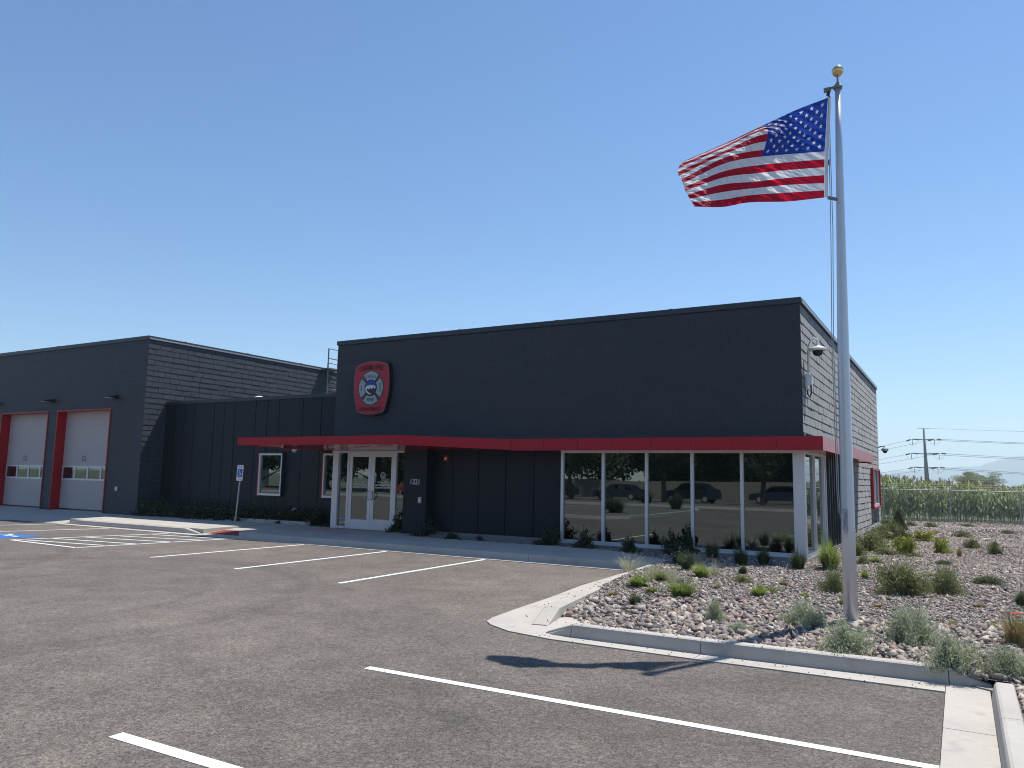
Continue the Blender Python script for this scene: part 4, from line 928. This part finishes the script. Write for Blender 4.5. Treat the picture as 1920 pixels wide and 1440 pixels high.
SG = 'grey green sage shrubs in the rocks'
place('sage', 1512, 1179, 100, 48, 'grey green sage mound in the rocks just left of the flagpole base', SG)
place('sage2', 1590, 1232, 108, 58, 'grey green sage mound behind the curb in front of the flagpole base', SG)
place('sage', 1708, 1212, 108, 72, 'tallest grey green sage mound to the right of the flagpole base', SG)
place('sage2', 1790, 1265, 112, 66, 'grey green sage mound behind the sloping end of the curb', SG)
place('sage', 1892, 1272, 92, 58, 'grey green sage mound at the right edge behind the concrete gutter', SG)
place('sage2', 1340, 1170, 46, 40, 'small pale sage shrub halfway along the curb in the rocks', SG)
place('sage2', 1392, 1186, 50, 16, 'flat grey green sage just behind the curb, left of the flagpole', SG)
OG = 'dark green shrubs in the rock bed'
place('olive', 1563, 1114, 56, 46, 'dark green shrub directly left of the flagpole shaft', OG)
place('olive2', 1690, 1121, 104, 66, 'largest dark green shrub, right of the flagpole', OG)
place('olive', 1770, 1116, 82, 50, 'dark green shrub adjoining the largest one on its right', OG)
place('low', 1852, 1097, 60, 17, 'flat grey green juniper patch far right on the gravel', 'flat junipers')
place('low', 1768, 1061, 34, 11, 'tiny flat juniper beyond the largest dark green shrub', 'flat junipers')
place('lowg', 1445, 1112, 44, 12, 'low dull green sprig behind the small bright tuft', 'low green shrubs')
place('grass', 1556, 1073, 64, 56, 'bright green grass clump at the building corner left of the flagpole', 'bright grass tufts')
GG = 'low green shrubs along the side wall'
place('lowg', 1632, 1036, 62, 34, 'low green shrub right behind the flagpole by the side wall', GG)
place('lowg', 1655, 1014, 50, 28, 'low green shrub at the foot of the rear side wall', GG)
place('low', 1690, 1016, 44, 24, 'low green juniper between the lime shrubs and the upright juniper', GG)
place('lowg', 1608, 1046, 36, 26, 'low green shrub hidden half by the flagpole at the ribbed wall', GG)
place('lowg', 1660, 1042, 36, 14, 'low green sprigs left of the lime shrub', GG)
LG = 'lime green shrubs on the gravel'
place('lime', 1698, 1044, 42, 34, 'lime green shrub, left and nearest of the three on the gravel', LG)
place('lime', 1729, 1017, 42, 20, 'lime green shrub, rearmost and widest of the three on the gravel', LG)
place('lime', 1763, 1040, 34, 28, 'lime green shrub, right of the three on the gravel', LG)
for i, (px, py, w, h, kd, lb) in enumerate(((1618, 1060, 30, 18, 'lowg', 'low sprigs at the foot of the ribbed side wall'), (1645, 1028, 56, 30, 'olive2', 'rounded green shrub between flagpole and side wall'), (1672, 1000, 40, 22, 'lowg', 'green shrub behind the lime ones, near the rear corner'), (1714, 1046, 30, 10, 'lowg', 'flat green sprigs between the two front lime shrubs'), (1640, 1056, 34, 12, 'grass', 'thin green tuft right of the bright clump'), (1706, 1030, 30, 12, 'lowg', 'flat green shrub amid the lime shrubs'))):
    place(kd, px, py, w, h, lb, GG)
place('conifer', 1686, 998, 28, 39, 'upright dark juniper at the rear corner of the building')
place('lowg', 1707, 988, 20, 11, 'small green shrub right of the upright juniper', 'small far shrubs')
place('lowg', 1744, 990, 22, 11, 'small brownish green shrub before the fence', 'small far shrubs')
place('low', 1815, 988, 26, 6, 'flat dark shrub at the fence foot', 'small far shrubs')
place('dry', 1752, 1002, 24, 8, 'small dry tuft between juniper and fence', 'dry tufts')
place('lowg', 1806, 1010, 34, 14, 'green low shrub out on the gravel slope', 'small far shrubs')
place('lowg', 1824, 1030, 26, 20, 'green low shrub in front of the one on the gravel slope', 'small far shrubs')
place('lowg', 1866, 1042, 24, 27, 'upright green weed far right on the gravel', 'small far shrubs')
place('low', 1888, 1002, 26, 8, 'grey flat shrub on the gravel near the right edge', 'small far shrubs')
place('dry', 1799, 1045, 18, 17, 'small dry tuft on the gravel right of the lime shrubs', 'dry tufts')
place('dry', 1787, 1179, 26, 16, 'small yellowish tuft among the rocks right of the tall sage', 'dry tufts')
place('dry', 1905, 1218, 62, 66, 'tall brownish grass clump at the right edge', 'dry tufts')
place('grass', 1912, 1212, 46, 52, 'green grass blades within the brownish clump at the right edge', 'bright grass tufts')
place('dgrass', 1915, 1138, 34, 26, 'dull green grass tuft at the right edge above the orange flower', 'dark grass tufts')
place('grass', 1622, 1088, 22, 20, 'small green tuft just right of the flagpole', 'bright grass tufts')
place('grass', 1578, 1137, 14, 16, 'tiny green tuft left of the flagpole above the sage', 'bright grass tufts')
place('grass', 1196, 1102, 52, 24, 'green tuft just inside the curb that runs to the walk', 'bright grass tufts')
place('grass', 1277, 1124, 60, 38, 'broad bright tuft with yellow tips among the rocks', 'bright grass tufts')
place('grass', 1238, 1090, 50, 22, 'green tuft behind the broad bright one', 'bright grass tufts')
place('grass', 1315, 1085, 46, 26, 'bright green tuft at the edge of the building shadow', 'bright grass tufts')
place('grass', 1423, 1119, 42, 20, 'small bright tuft in the middle of the gravel', 'bright grass tufts')
place('dgrass', 1190, 1137, 34, 20, 'small dark green tuft among the rocks by the curb', 'dark grass tufts')
place('olive2', 1390, 1094, 46, 16, 'dark flat shrub in the middle of the gravel', OG)
place('lowg', 1095, 1162, 34, 8, 'low green weeds behind the curb tip', 'weeds at the curb')
place('lowg', 1128, 1172, 28, 7, 'second patch of low weeds along the curb', 'weeds at the curb')
for i, (px, py, w, h, kd, lb) in enumerate(((1150, 1118, 30, 10, 'dry', 'thin dry tuft just inside the long curb'), (1222, 1112, 26, 12, 'grass', 'thin green tuft between the two left bright tufts'), (1345, 1104, 24, 9, 'dry', 'thin dry tuft in the open gravel before the windows'), (1470, 1098, 26, 10, 'dry', 'thin dry tuft near the shadow edge at the corner'), (1508, 1120, 22, 9, 'grass', 'thin green tuft left of the flagpole shrub'), (1650, 1140, 22, 9, 'dry', 'thin dry tuft in front of the largest dark shrub'), (1838, 1140, 26, 10, 'dry', 'thin dry tuft on the rocks right of the dark shrubs'), (1745, 1082, 20, 8, 'grass', 'thin green tuft behind the dark green shrubs'), (1860, 1180, 26, 12, 'grass', 'thin green tuft left of the brownish clump'), (1258, 1150, 22, 8, 'dry', 'thin dry tuft among the larger rocks at left'), (1450, 1150, 20, 8, 'grass', 'thin green tuft among the larger rocks in the middle'))):
    place(kd, px, py, w, h, lb, 'thin stray tufts in the rock bed')
WG = 'wispy seed grasses by the walk'
place('wisp', 1180, 1072, 70, 30, 'wispy pale seed grass over the end of the walk', WG)
place('wisp', 1225, 1092, 60, 40, 'wispy pale seed grass behind the curb', WG)
place('wisp', 1300, 1064, 60, 34, 'wispy seed grass in the shade before the windows', WG)
place('wisp', 1555, 1070, 60, 34, 'wispy seed grass beside the bright clump at the corner', WG)
place('wisp', 1262, 1096, 60, 34, 'wispy pale seed grass around the two left bright tufts', WG)
place('wisp', 1338, 1082, 60, 30, 'wispy pale seed grass right of the shadow edge tuft', WG)
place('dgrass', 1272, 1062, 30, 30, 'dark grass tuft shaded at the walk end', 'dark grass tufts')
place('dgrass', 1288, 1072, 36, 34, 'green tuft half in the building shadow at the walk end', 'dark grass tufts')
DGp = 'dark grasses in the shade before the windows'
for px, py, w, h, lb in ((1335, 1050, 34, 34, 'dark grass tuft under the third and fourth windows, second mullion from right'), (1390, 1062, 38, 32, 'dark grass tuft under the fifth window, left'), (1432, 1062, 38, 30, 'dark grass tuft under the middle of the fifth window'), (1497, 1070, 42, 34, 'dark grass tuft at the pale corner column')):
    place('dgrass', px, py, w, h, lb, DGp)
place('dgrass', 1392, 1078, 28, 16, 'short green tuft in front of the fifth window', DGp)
DK = 'dark rose shrubs along the front wall'
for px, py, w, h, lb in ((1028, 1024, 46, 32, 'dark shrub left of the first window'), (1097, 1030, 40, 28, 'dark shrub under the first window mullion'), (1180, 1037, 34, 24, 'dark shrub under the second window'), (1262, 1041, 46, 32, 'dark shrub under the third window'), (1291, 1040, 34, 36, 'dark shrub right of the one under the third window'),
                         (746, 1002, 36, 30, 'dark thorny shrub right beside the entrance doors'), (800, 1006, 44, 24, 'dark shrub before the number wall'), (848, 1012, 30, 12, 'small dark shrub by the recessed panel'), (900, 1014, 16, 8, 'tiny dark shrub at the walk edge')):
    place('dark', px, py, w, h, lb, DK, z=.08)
place('dry', 898, 1008, 6, 9, 'tiny yellow leaf sprig before the panels, left of two', 'yellow sprigs', z=.08)
place('dry', 946, 1009, 10, 13, 'tiny yellow leaf sprig before the panels, right of two', 'yellow sprigs', z=.08)
names_l = ['nearest the garage wing', 'second from the garage wing', 'third from the garage wing', 'fourth from the garage wing', 'just left of the parking sign', 'just right of the parking sign', 'under the left edge of the window', 'under the window', 'right of the window', 'by the spigot box', 'second before the entrance', 'right beside the entrance column']
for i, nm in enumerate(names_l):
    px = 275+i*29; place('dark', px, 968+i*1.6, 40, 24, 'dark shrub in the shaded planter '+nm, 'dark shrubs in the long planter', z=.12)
# orange flower
OF = thing('orange_flower', gnd(1905, 1215, 0), 'orange flower head above the grass at the right edge', 'flower')
p = gnd(1905, 1215, 0); dpt = Vector(ray(1905, 1152)); t = p.y/dpt.y; q = Vector((dpt.x*t, dpt.y*t, HC+dpt.z*t))
MB().tube([p, q], .004, 'dry', 5).build('stem', OF); mb = MB()
for k in range(7):
    a = k*2*PI/7; c = q+Vector((math.cos(a)*.03, math.sin(a)*.03, .01)); mb.add([q, c+Vector((math.sin(a)*.02, -math.cos(a)*.02, .01)), c+Vector((math.cos(a)*.03, math.sin(a)*.03, 0)), c-Vector((math.sin(a)*.02, -math.cos(a)*.02, -.01))], [(0, 1, 2, 3)], 'orange')
mb.build('petal', OF, recalc=False)

# ============================================================ FENCE, CORN, PYLON
f0, f1 = Vector((-3.996, 50.93, 0)), Vector((2.859, 52.303, 0)); fdv = (f1-f0).normalized(); step = (f1-f0).length/2
def fpt(s, z=0): p = f0+fdv*s; return Vector((p.x, p.y, z))
def fz(s): p = fpt(s); return float(bed_z(p.x, p.y))+.02
CF = thing('chain_link_fence', fpt(0, fz(0)), 'galvanised chain link fence with barbed wire between gravel and corn', 'fence')
S0, S1 = -6, 7
for k in range(S0, S1+1):
    s = k*step; a = fpt(s, fz(s)-.1); b = fpt(s, fz(s)+1.88); mb = MB(); mb.tube([a, b], .03, 'wire', 8); mb.tube([b, b+Vector((-.03, -.10, .36))], .018, 'wire', 6); mb.build('post', CF)
rail = [fpt(k*step, fz(k*step)+1.84) for k in range(S0, S1+1)]
MB().tube(rail, .026, 'wire', 8).build('top_rail', CF)
mb = MB()
for j, (dy, dz) in enumerate(((-.03, .10), (-.06, .22), (-.10, .34))): mb.tube([p+Vector((-.01*j, dy, dz)) for p in rail], .004, 'wire', 4)
mb.build('barbed_wire', CF)
mb = MB(); sp = .095; Ht = 1.82; L0 = S0*step; L1 = S1*step
n = int((L1-L0+Ht)/sp); VV = []
for sgn in (1, -1):
    for k in range(n):
        s0 = L0-Ht+k*sp if sgn == 1 else L0+k*sp; s1 = s0+sgn*Ht
        t0, t1 = 0., 1.
        ra, rb = s0, s1
        if sgn == 1 and ra < L0: t0 = (L0-ra)/Ht
        if sgn == 1 and rb > L1: t1 = (L1-ra)/Ht
        if sgn == -1 and rb < L0: t1 = (ra-L0)/Ht
        if sgn == -1 and ra > L1: t0 = (ra-L1)/Ht
        if t1 <= t0: continue
        a = fpt(ra+(rb-ra)*t0); b = fpt(ra+(rb-ra)*t1); za = fz(s0); zb = fz(s1)
        a.z = za+Ht*t0; b.z = zb+Ht*t1; a.y += sgn*.003; b.y += sgn*.003
        mb.tube([a, b], .0032, 'wire', 3, cap=False)
mb.build('chain_link_mesh', CF, recalc=False)

# corn field behind the fence
r = np.random.default_rng(21); Vs = []; Fs = []; Ms = []; cnt = 0
for row in range(15):
    for s in np.arange(L0-2, L1+8, .30):
        p = fpt(s+r.uniform(-.08, .08)); back = 1.3+row*.75+r.uniform(-.12, .12); nx_, ny_ = -fdv.y, fdv.x
        x, y = p.x+nx_*back, p.y+ny_*back; g0 = -.5; H_ = (2.72-.075*np.clip(x+6, 0, 12))*r.uniform(.84, 1.12)
        nl = 17 if row < 5 else 9
        ft = r.uniform(.12, 1, nl) if row < 5 else r.uniform(.6, 1, nl)
        for t in ft:
            a = r.uniform(0, 2*PI); L = r.uniform(.45, 1.0)*(1-.35*t); d = np.array([math.cos(a), math.sin(a), 0]); sd = np.array([-math.sin(a), math.cos(a), 0])*r.uniform(.03, .05)
            z = g0+H_*t*.88; c = np.array([x, y, z]); e = r.uniform(.3, .8)
            p1 = c+d*L*.45+np.array([0, 0, L*e]); p2 = c+d*L+np.array([0, 0, L*(e-.35)*r.uniform(.2, 1.2)])
            Vs += [c-sd*.6, c+sd*.6, p1+sd, p1-sd, p2+sd*.1, p2-sd*.1]; Fs += [(cnt, cnt+1, cnt+2, cnt+3), (cnt+3, cnt+2, cnt+4, cnt+5)]; Ms += [0, 0]; cnt += 6
        c = np.array([x, y, g0]); tp = np.array([x, y, g0+H_*.93]); w = np.array([.009, 0, 0]); w2 = np.array([0, .016, 0])
        Vs += [c-w, c+w, tp+w, tp-w]; Fs.append((cnt, cnt+1, cnt+2, cnt+3)); Ms.append(0); cnt += 4
        for k in range(4):
            a = r.uniform(0, 2*PI); e_ = tp+np.array([math.cos(a)*.09*min(k, 2), math.sin(a)*.09*min(k, 2), H_*.09*r.uniform(.8, 1.4)]); q = np.array([math.sin(a), -math.cos(a), 0])*.016
            Vs += [tp-q, tp+q, e_+q*.8, e_-q*.8]; Fs.append((cnt, cnt+1, cnt+2, cnt+3)); Ms.append(1); cnt += 4
np_mesh('corn_field', np.array(Vs), np.array(Fs), ['corn', 'tassel'], Ms, kind='stuff', label='tall green corn crop with brown tassels growing behind the chain link fence', cat='corn field')

# trees
def crown_mesh(name, n, lsize, seed, lobes=26, rx=1., rz=.7, parent=None, base=None, mat_='tree', cz=.9):
    r = np.random.default_rng(seed); P = []
    for _ in range(lobes):
        d = r.normal(size=3); d /= np.linalg.norm(d); c = d*np.array([rx, rx, rz])*r.uniform(.45, .85); s = r.uniform(.18, .36)
        q = r.normal(size=(n//lobes, 3)); q /= np.linalg.norm(q, axis=1)[:, None]; P.append(c+q*s*r.random((len(q), 1))**.35*np.array([1, 1, .75]))
    P = np.concatenate(P); P[:, 2] += cz; V, F = leaves(P, lsize, seed, 1.6); return V, F
def make_tree(name, loc, h, label, cat='tree', group=None, seed=1, n=9000, wide=.5, mat_='tree', ls=.05, trunk=.35):
    T = thing(name, loc, label, cat, group); x, y, z = loc; V, F = crown_mesh('c', n, ls, seed, rx=1, rz=.8, cz=0)
    V = V*h*wide; V[:, 2] = V[:, 2]*(1-trunk)/(2*.8*wide)*1.02+h*(trunk+(1-trunk)/2); V += np.array(loc)
    np_mesh('crown', V, F, [mat_], parent=T)
    rr_ = random.Random(seed); mb = MB(); mb.tube([(x, y, z-.1), (x+.02*h, y, z+h*trunk), (x, y, z+h*.75)], [h*.028, h*.02, h*.006], 'bark', 8)
    for k in range(7):
        a = k*2.4; s = z+h*(trunk*.8+.06*k); mb.tube([(x, y, s), (x+math.cos(a)*h*wide*.35, y+math.sin(a)*h*wide*.35, s+h*.13), (x+math.cos(a)*h*wide*.7, y+math.sin(a)*h*wide*.7, s+h*.2)], [h*.011, h*.007, h*.003], 'bark', 5)
    mb.build('trunk', T, recalc=False); return T
d = ray(1833, 912); k = 250/d[1]; tx, ty = d[0]*k, 250
make_tree('broad_tree', (tx, ty, -1), 7.2, 'lone broad tree beyond the corn at the right', seed=4, n=16000, wide=.95, mat_='leaf_olive', ls=.035, trunk=.2)
V = []; F = []
r = np.random.default_rng(31); P = []
for i in range(260):
    x = r.uniform(-40, 160); hh = 1.2+1.4*abs(math.sin(x*.13))*r.random(); P.append(np.stack([x+r.normal(0, 2, 60), 420+r.normal(0, 5, 60), r.uniform(-1, hh, 60)], 1))
V, F = leaves(np.concatenate(P), 1.0, 5, 1.4); np_mesh('distant_treeline', V, F, ['tree'], kind='stuff', label='thin dark line of far trees on the horizon behind the corn', cat='treeline')

# transmission pole
PX, PY = -11.04, 330.; ZT, ARM = 23.1, [(18.8, 4.1, 3.3), (13.45, 4.6, 4.6), (8.2, 3.8, 4.0)]
TP = thing('transmission_pole', (PX, PY, -1), 'tall grey steel power pole with three crossarms beyond the corn', 'power pole')
MB().tube([(PX+.3, PY, -1), (PX+.1, PY, 10), (PX-.1, PY, ZT)], [.95, .62, .26], 'galv', 12).build('shaft', TP, smooth=True)
MB().tube([(PX-2.2, PY, ZT), (PX+2.0, PY, ZT)], .08, 'galv', 6).build('crossarm', TP)
ends = []
for z, l, r_ in ARM:
    MB().tube([(PX-l, PY, z+.3), (PX, PY, z), (PX+r_, PY, z+.25)], .2, 'galv', 6).build('crossarm', TP)
    for ax, sg in ((PX-l, -1), (PX+r_, 1)):
        mb = MB()
        for dx, dz, dy in ((-2.0, -.5, 6.), (2.2, -.15, 0)): mb.tube([(ax, PY, z+.25), (ax+dx*.35, PY+dy*.1, z+.25+dz*.35)], .05, 'galv', 5); mb.tube([(ax+dx*.35, PY+dy*.1, z+.25+dz*.35), (ax+dx, PY+dy*.3, z+.25+dz)], .27, 'galv', 8)
        mb.tube([(ax, PY, z+.25), (ax, PY, z-2.0)], .10, 'badgegrey', 8); mb.build('insulator', TP)
        pts = [(ax-2.0+4.2*t, PY, z-.1-2.0*math.sin(PI*t)) for t in np.linspace(0, 1, 9)]
        MB().tube(pts, .035, 'galv', 4).build('jumper_wire', TP)
        ends.append((ax, z))
def wire(a, b, sag, label, r_=.05):
    a, b = Vector(a), Vector(b); pts = [a.lerp(b, t)-Vector((0, 0, 4*sag*t*(1-t))) for t in np.linspace(0, 1, 22)]
    mb = MB(); mb.tube(pts, r_, 'galv', 4, cap=False); mb.build('power_line', base=tuple(a), recalc=False, label=label, cat='power line', group='power lines on the steel pole')
lev = ['top', 'middle', 'lowest']
for i, (ax, z) in enumerate(ends):
    side = 'left' if i % 2 == 0 else 'right'
    wire((ax-2, PY+1.8, z-.2), (ax-185, PY+250, z-.2), 7.5, 'wire from the %s end of the %s crossarm running left to the building' % (side, lev[i//2]))
    wire((ax+2.2, PY, z+.1), (ax+260, PY-60, z+.1), 5., 'wire from the %s end of the %s crossarm running right out of view' % (side, lev[i//2]), .07)
wire((PX+2, PY, ZT), (PX+262, PY-60, ZT), 5., 'thin topmost wire from the pole top running right', .04)

# far hills
V = []; prof = [(-3000, 40), (-1500, 90), (-600, 120), (-150, 160), (150, 190), (420, 262), (560, 285), (700, 240), (900, 150), (1050, 120), (1300, 190), (1700, 260), (2300, 330), (3000, 250), (4500, 160)]
xs_ = np.linspace(-3000, 4500, 160); hz = np.interp(xs_, [p[0] for p in prof], [p[1] for p in prof])+np.random.default_rng(2).normal(0, 5, 160)
rows = [(7600, 0), (7750, .45), (7900, .85), (8000, 1.), (8200, .7), (8600, 0)]
V = np.concatenate([np.stack([xs_*(y/8000), np.full(160, y)+30*np.sin(xs_*.01), np.maximum(hz*k, 0)-2+(10*np.sin(xs_*.03+y) if 0 < k < 1 else 0)], 1) for y, k in rows]); idx = np.arange(6*160).reshape(6, 160)
F = np.stack([idx[:-1, :-1], idx[:-1, 1:], idx[1:, 1:], idx[1:, :-1]], -1).reshape(-1, 4)
np_mesh('hills', V, F, ['hill'], kind='structure', smooth=True)

# ============================================================ WHAT STANDS BEHIND THE CAMERA (seen mirrored in the glass)
mb = MB(); isl = [(-21, -12), (-14.2, -12), (-13.3, -9.5), (-13.0, -2), (-13.2, 1.6), (-14.4, 2.6), (-18, 2.2), (-21, 1.0)]
mb.prism(isl, -.3, .04, 'concrete'); inn = [(-20.8, -11.8), (-14.3, -11.8), (-13.5, -9.4), (-13.2, -2), (-13.4, 1.5), (-14.5, 2.4), (-18, 2.0), (-20.8, .9)]
mb.prism(inn, .0, .046, 'soil'); mb.prism([(-60, -22), (14, -22), (14, -16), (-60, -16.01)], -.3, .03, 'soil'); mb.prism([(-60, -16.0), (.6, -16.0), (.6, -15.8), (-60, -15.8)], -.3, .05, 'concrete'); mb.build('planting_island', kind='structure')
for i, (x, y, w, lb) in enumerate(((-15, -1, 1.1, 'grass clump on the island mirrored in the first window'), (-17, -5, 1.0, 'grass clump on the island beside the lamp post'), (-14.5, -9, 1.2, 'grass clump at the far end of the island'), (-9, -18, 1.3, 'grass clump on the far verge, middle'), (-20, -19, 1.2, 'grass clump on the far verge, left'), (-28, -18.5, 1.3, 'grass clump on the far verge, farthest left'))):
    o = copy_tree(protos['dgrass'][0], (x, y, .04), i, (w*.7, w*.7, w*.75)); tag(o, lb, 'grass tuft', 'grass clumps behind the photographer')
def make_car(name, loc, rz, paint, label, L=4.7, H=1.7, W=1.85):
    T = thing(name, (0, 0, 0), label, 'car', 'cars parked across the road')
    prof = [(-.5, .2), (-.5, .45), (-.48, .55), (-.26, .63), (-.13, .93), (-.07, .99), (.10, 1.0), (.26, .96), (.38, .72), (.47, .66), (.5, .5), (.5, .2)]
    f = lambda a, b, y: (a*L, y, b*H)
    mb = MB(); mb.extr(prof, f, -W/2, W/2, paint); mb.build('body', T)
    for s in (-1, 1):
        mb = MB(); mb.extr([(-.22, .65), (-.11, .90), (.10, .94), (.24, .91), (.34, .67)], f, s*(W/2+.004), s*(W/2-.02), 'glass'); mb.build('window', T)
        for ax in (-.31, .31):
            mb = MB(); n = 18; c = (ax*L, s*(W/2-.08), .34); vs = [(c[0]+.34*math.cos(2*PI*k/n), c[1]+y, c[2]+.34*math.sin(2*PI*k/n)) for y in (-.12, .12) for k in range(n)]
            mb.add(vs, [tuple(range(n)), tuple(range(2*n-1, n-1, -1))]+[(k, (k+1) % n, n+(k+1) % n, n+k) for k in range(n)], 'tyre'); w_ = mb.build('wheel', T)
            mb = MB(); vs = [(c[0]+.2*math.cos(2*PI*k/n), c[1]+y, c[2]+.2*math.sin(2*PI*k/n)) for y in (s*.12, s*.13) for k in range(n)]
            mb.add(vs, [tuple(range(n)), tuple(range(2*n-1, n-1, -1))]+[(k, (k+1) % n, n+(k+1) % n, n+k) for k in range(n)], 'steel'); mb.build('rim', w_)
    T.location = loc; T.rotation_euler = (0, 0, rz); return T
make_car('parked_car', (-20, -30, -.14), .05, 'carblue', 'dark blue parked car across the road, nearest the building mirror centre')
make_car('parked_car', (-27, -31, -.14), 0, 'carblue', 'second dark parked car across the road', H=1.5)
make_car('parked_car', (-33.5, -30.5, -.14), .1, 'carblue', 'third dark parked car farther left across the road')
make_car('parked_car', (-13.5, -34, -.14), 0, 'carblue', 'dark parked car beside the red one', H=1.5)
make_car('parked_car', (-8.5, -34, -.14), .3, 'carred', 'red parked car across the road', H=1.45)
make_car('parked_truck', (-36, -16.5, -.1), .9, 'carwhite', 'white parked pickup across the lot', L=5.6, H=1.9)
make_car('parked_car', (-42, -20, -.1), .5, 'carred', 'red parked car mirrored in the left entrance door')
TG = 'trees across the road'
for i, (x, y, h, w) in enumerate(((-8, -44, 13, .55), (-16, -42, 14, .5), (-24, -45, 13, .6), (-33, -42, 15, .5), (-43, -46, 13, .55), (-54, -42, 12, .6), (-1, -48, 11, .6), (-66, -48, 12, .6), (-28, -52, 16, .5), (-12, -54, 15, .55), (-48, -54, 15, .55), (-57, -33, 11, .7), (-68, -35, 12, .7), (-49, -34, 9, .7), (-79, -33, 12, .7))):
    if i == 0: tr0 = make_tree('roadside_tree', (x, y, -.3), 13, 'broad dark tree across the road, mirrored in the right windows', group=TG, n=15000, wide=.5, ls=.055, trunk=.07)
    else: copy_tree(tr0, (x, y, -.3), i*1.3, (h/13*w/.5, h/13*w/.5, h/13), 'broad dark tree across the road, number %d counting leftwards' % (i+1) if False else 'dark tree across the road standing %s' % ['', 'beside the red car', 'behind the dark cars', 'behind the third dark car', 'left of the lamp', 'by the pale shed', 'farthest right', 'farthest left', 'in the back row centre', 'in the back row right', 'in the back row left', 'right of the pale shed', 'close to the pale shed', 'low by the parked pickup', 'half covering the pale shed'][i])
for i, (x, y, h, lb) in enumerate(((-13, -25, .62, 'smaller tree on the far verge in front of the red car'), (-20.5, -24.5, .68, 'smaller tree on the far verge in front of the first dark car'), (-29, -25, .62, 'smaller tree on the far verge in front of the second dark car'), (-38, -25, .7, 'smaller tree on the far verge, leftmost'), (-3, -26, .6, 'smaller tree on the far verge, rightmost'))):
    if i == 0: tr1 = make_tree('verge_tree', (x, y, .03), 8, lb, group='small trees on the far verge', n=9000, wide=.42, ls=.06, trunk=.26, seed=9)
    else: copy_tree(tr1, (x, y, .03), i*1.7, h/.62, lb)
BF = thing('pale_shed', (-92, -37, 0), 'pale walled shed with a low roof across the road', 'shed')
MB().box(-100, -84, -40, -34, -.3, 3.2, 'white').build('wall', BF); MB().prism([(-100.3, -40.3), (-83.7, -40.3), (-83.7, -33.7), (-100.3, -33.7)], 3.2, [3.6, 3.6, 3.25, 3.25], 'cap2').build('roof', BF)
BF = thing('tan_house', (-20, -58, 0), 'low tan house behind the trees across the road', 'house')
MB().box(-34, -12, -66, -58, -.3, 3.4, 'tan').build('wall', BF); MB().add([(-34.6, -66.6, 3.4), (-11.4, -66.6, 3.4), (-11.4, -57.4, 3.4), (-34.6, -57.4, 3.4), (-34.6, -62, 5.4), (-11.4, -62, 5.4)], [(0, 1, 5, 4), (3, 4, 5, 2), (0, 4, 3), (1, 2, 5), (0, 3, 2, 1)], 'cap').build('roof', BF)
LP = thing('utility_pole', (-31, -9, 0), 'wooden utility pole mirrored in the middle wing window', 'utility pole')
MB().tube([(-31, -9, -.3), (-31, -9, 10)], [.16, .11], 'bark', 10).build('shaft', LP); MB().box(-32.2, -29.8, -9.06, -8.94, 9.2, 9.35, 'bark').build('crossarm', LP)
FNb = thing('wooden_fence', (-10, -38, 0), 'long low grey fence behind the parked cars', 'fence')
for x in np.arange(-46, 6, 2.6): MB().box(x, x+.12, -38.1, -38, -.3, 1.75, 'bark').build('post', FNb)
MB().box(-46, 6, -38, -37.96, -.1, 1.65, 'tan').build('board_panel', FNb)

# ============================================================ haze
hb = MB(); hb.box(-9000, 9000, -3000, 9000, -1.7, 345, 'dark'); hz_o = hb.build('haze', kind='stuff', label='pale summer haze filling the valley air', cat='haze')
hm = bpy.data.materials.new('haze'); hm.use_nodes = True; nt = hm.node_tree; nt.nodes.clear()
ho = nt.nodes.new('ShaderNodeOutputMaterial'); pv = nt.nodes.new('ShaderNodeVolumePrincipled'); pv.inputs['Color'].default_value = (.74, .88, 1, 1); pv.inputs['Density'].default_value = .0002; pv.inputs['Anisotropy'].default_value = .2
nt.links.new(pv.outputs[0], ho.inputs['Volume']); hz_o.data.materials.clear(); hz_o.data.materials.append(hm)
for o in list(scene.objects):
    if 'used' in o: del o['used']
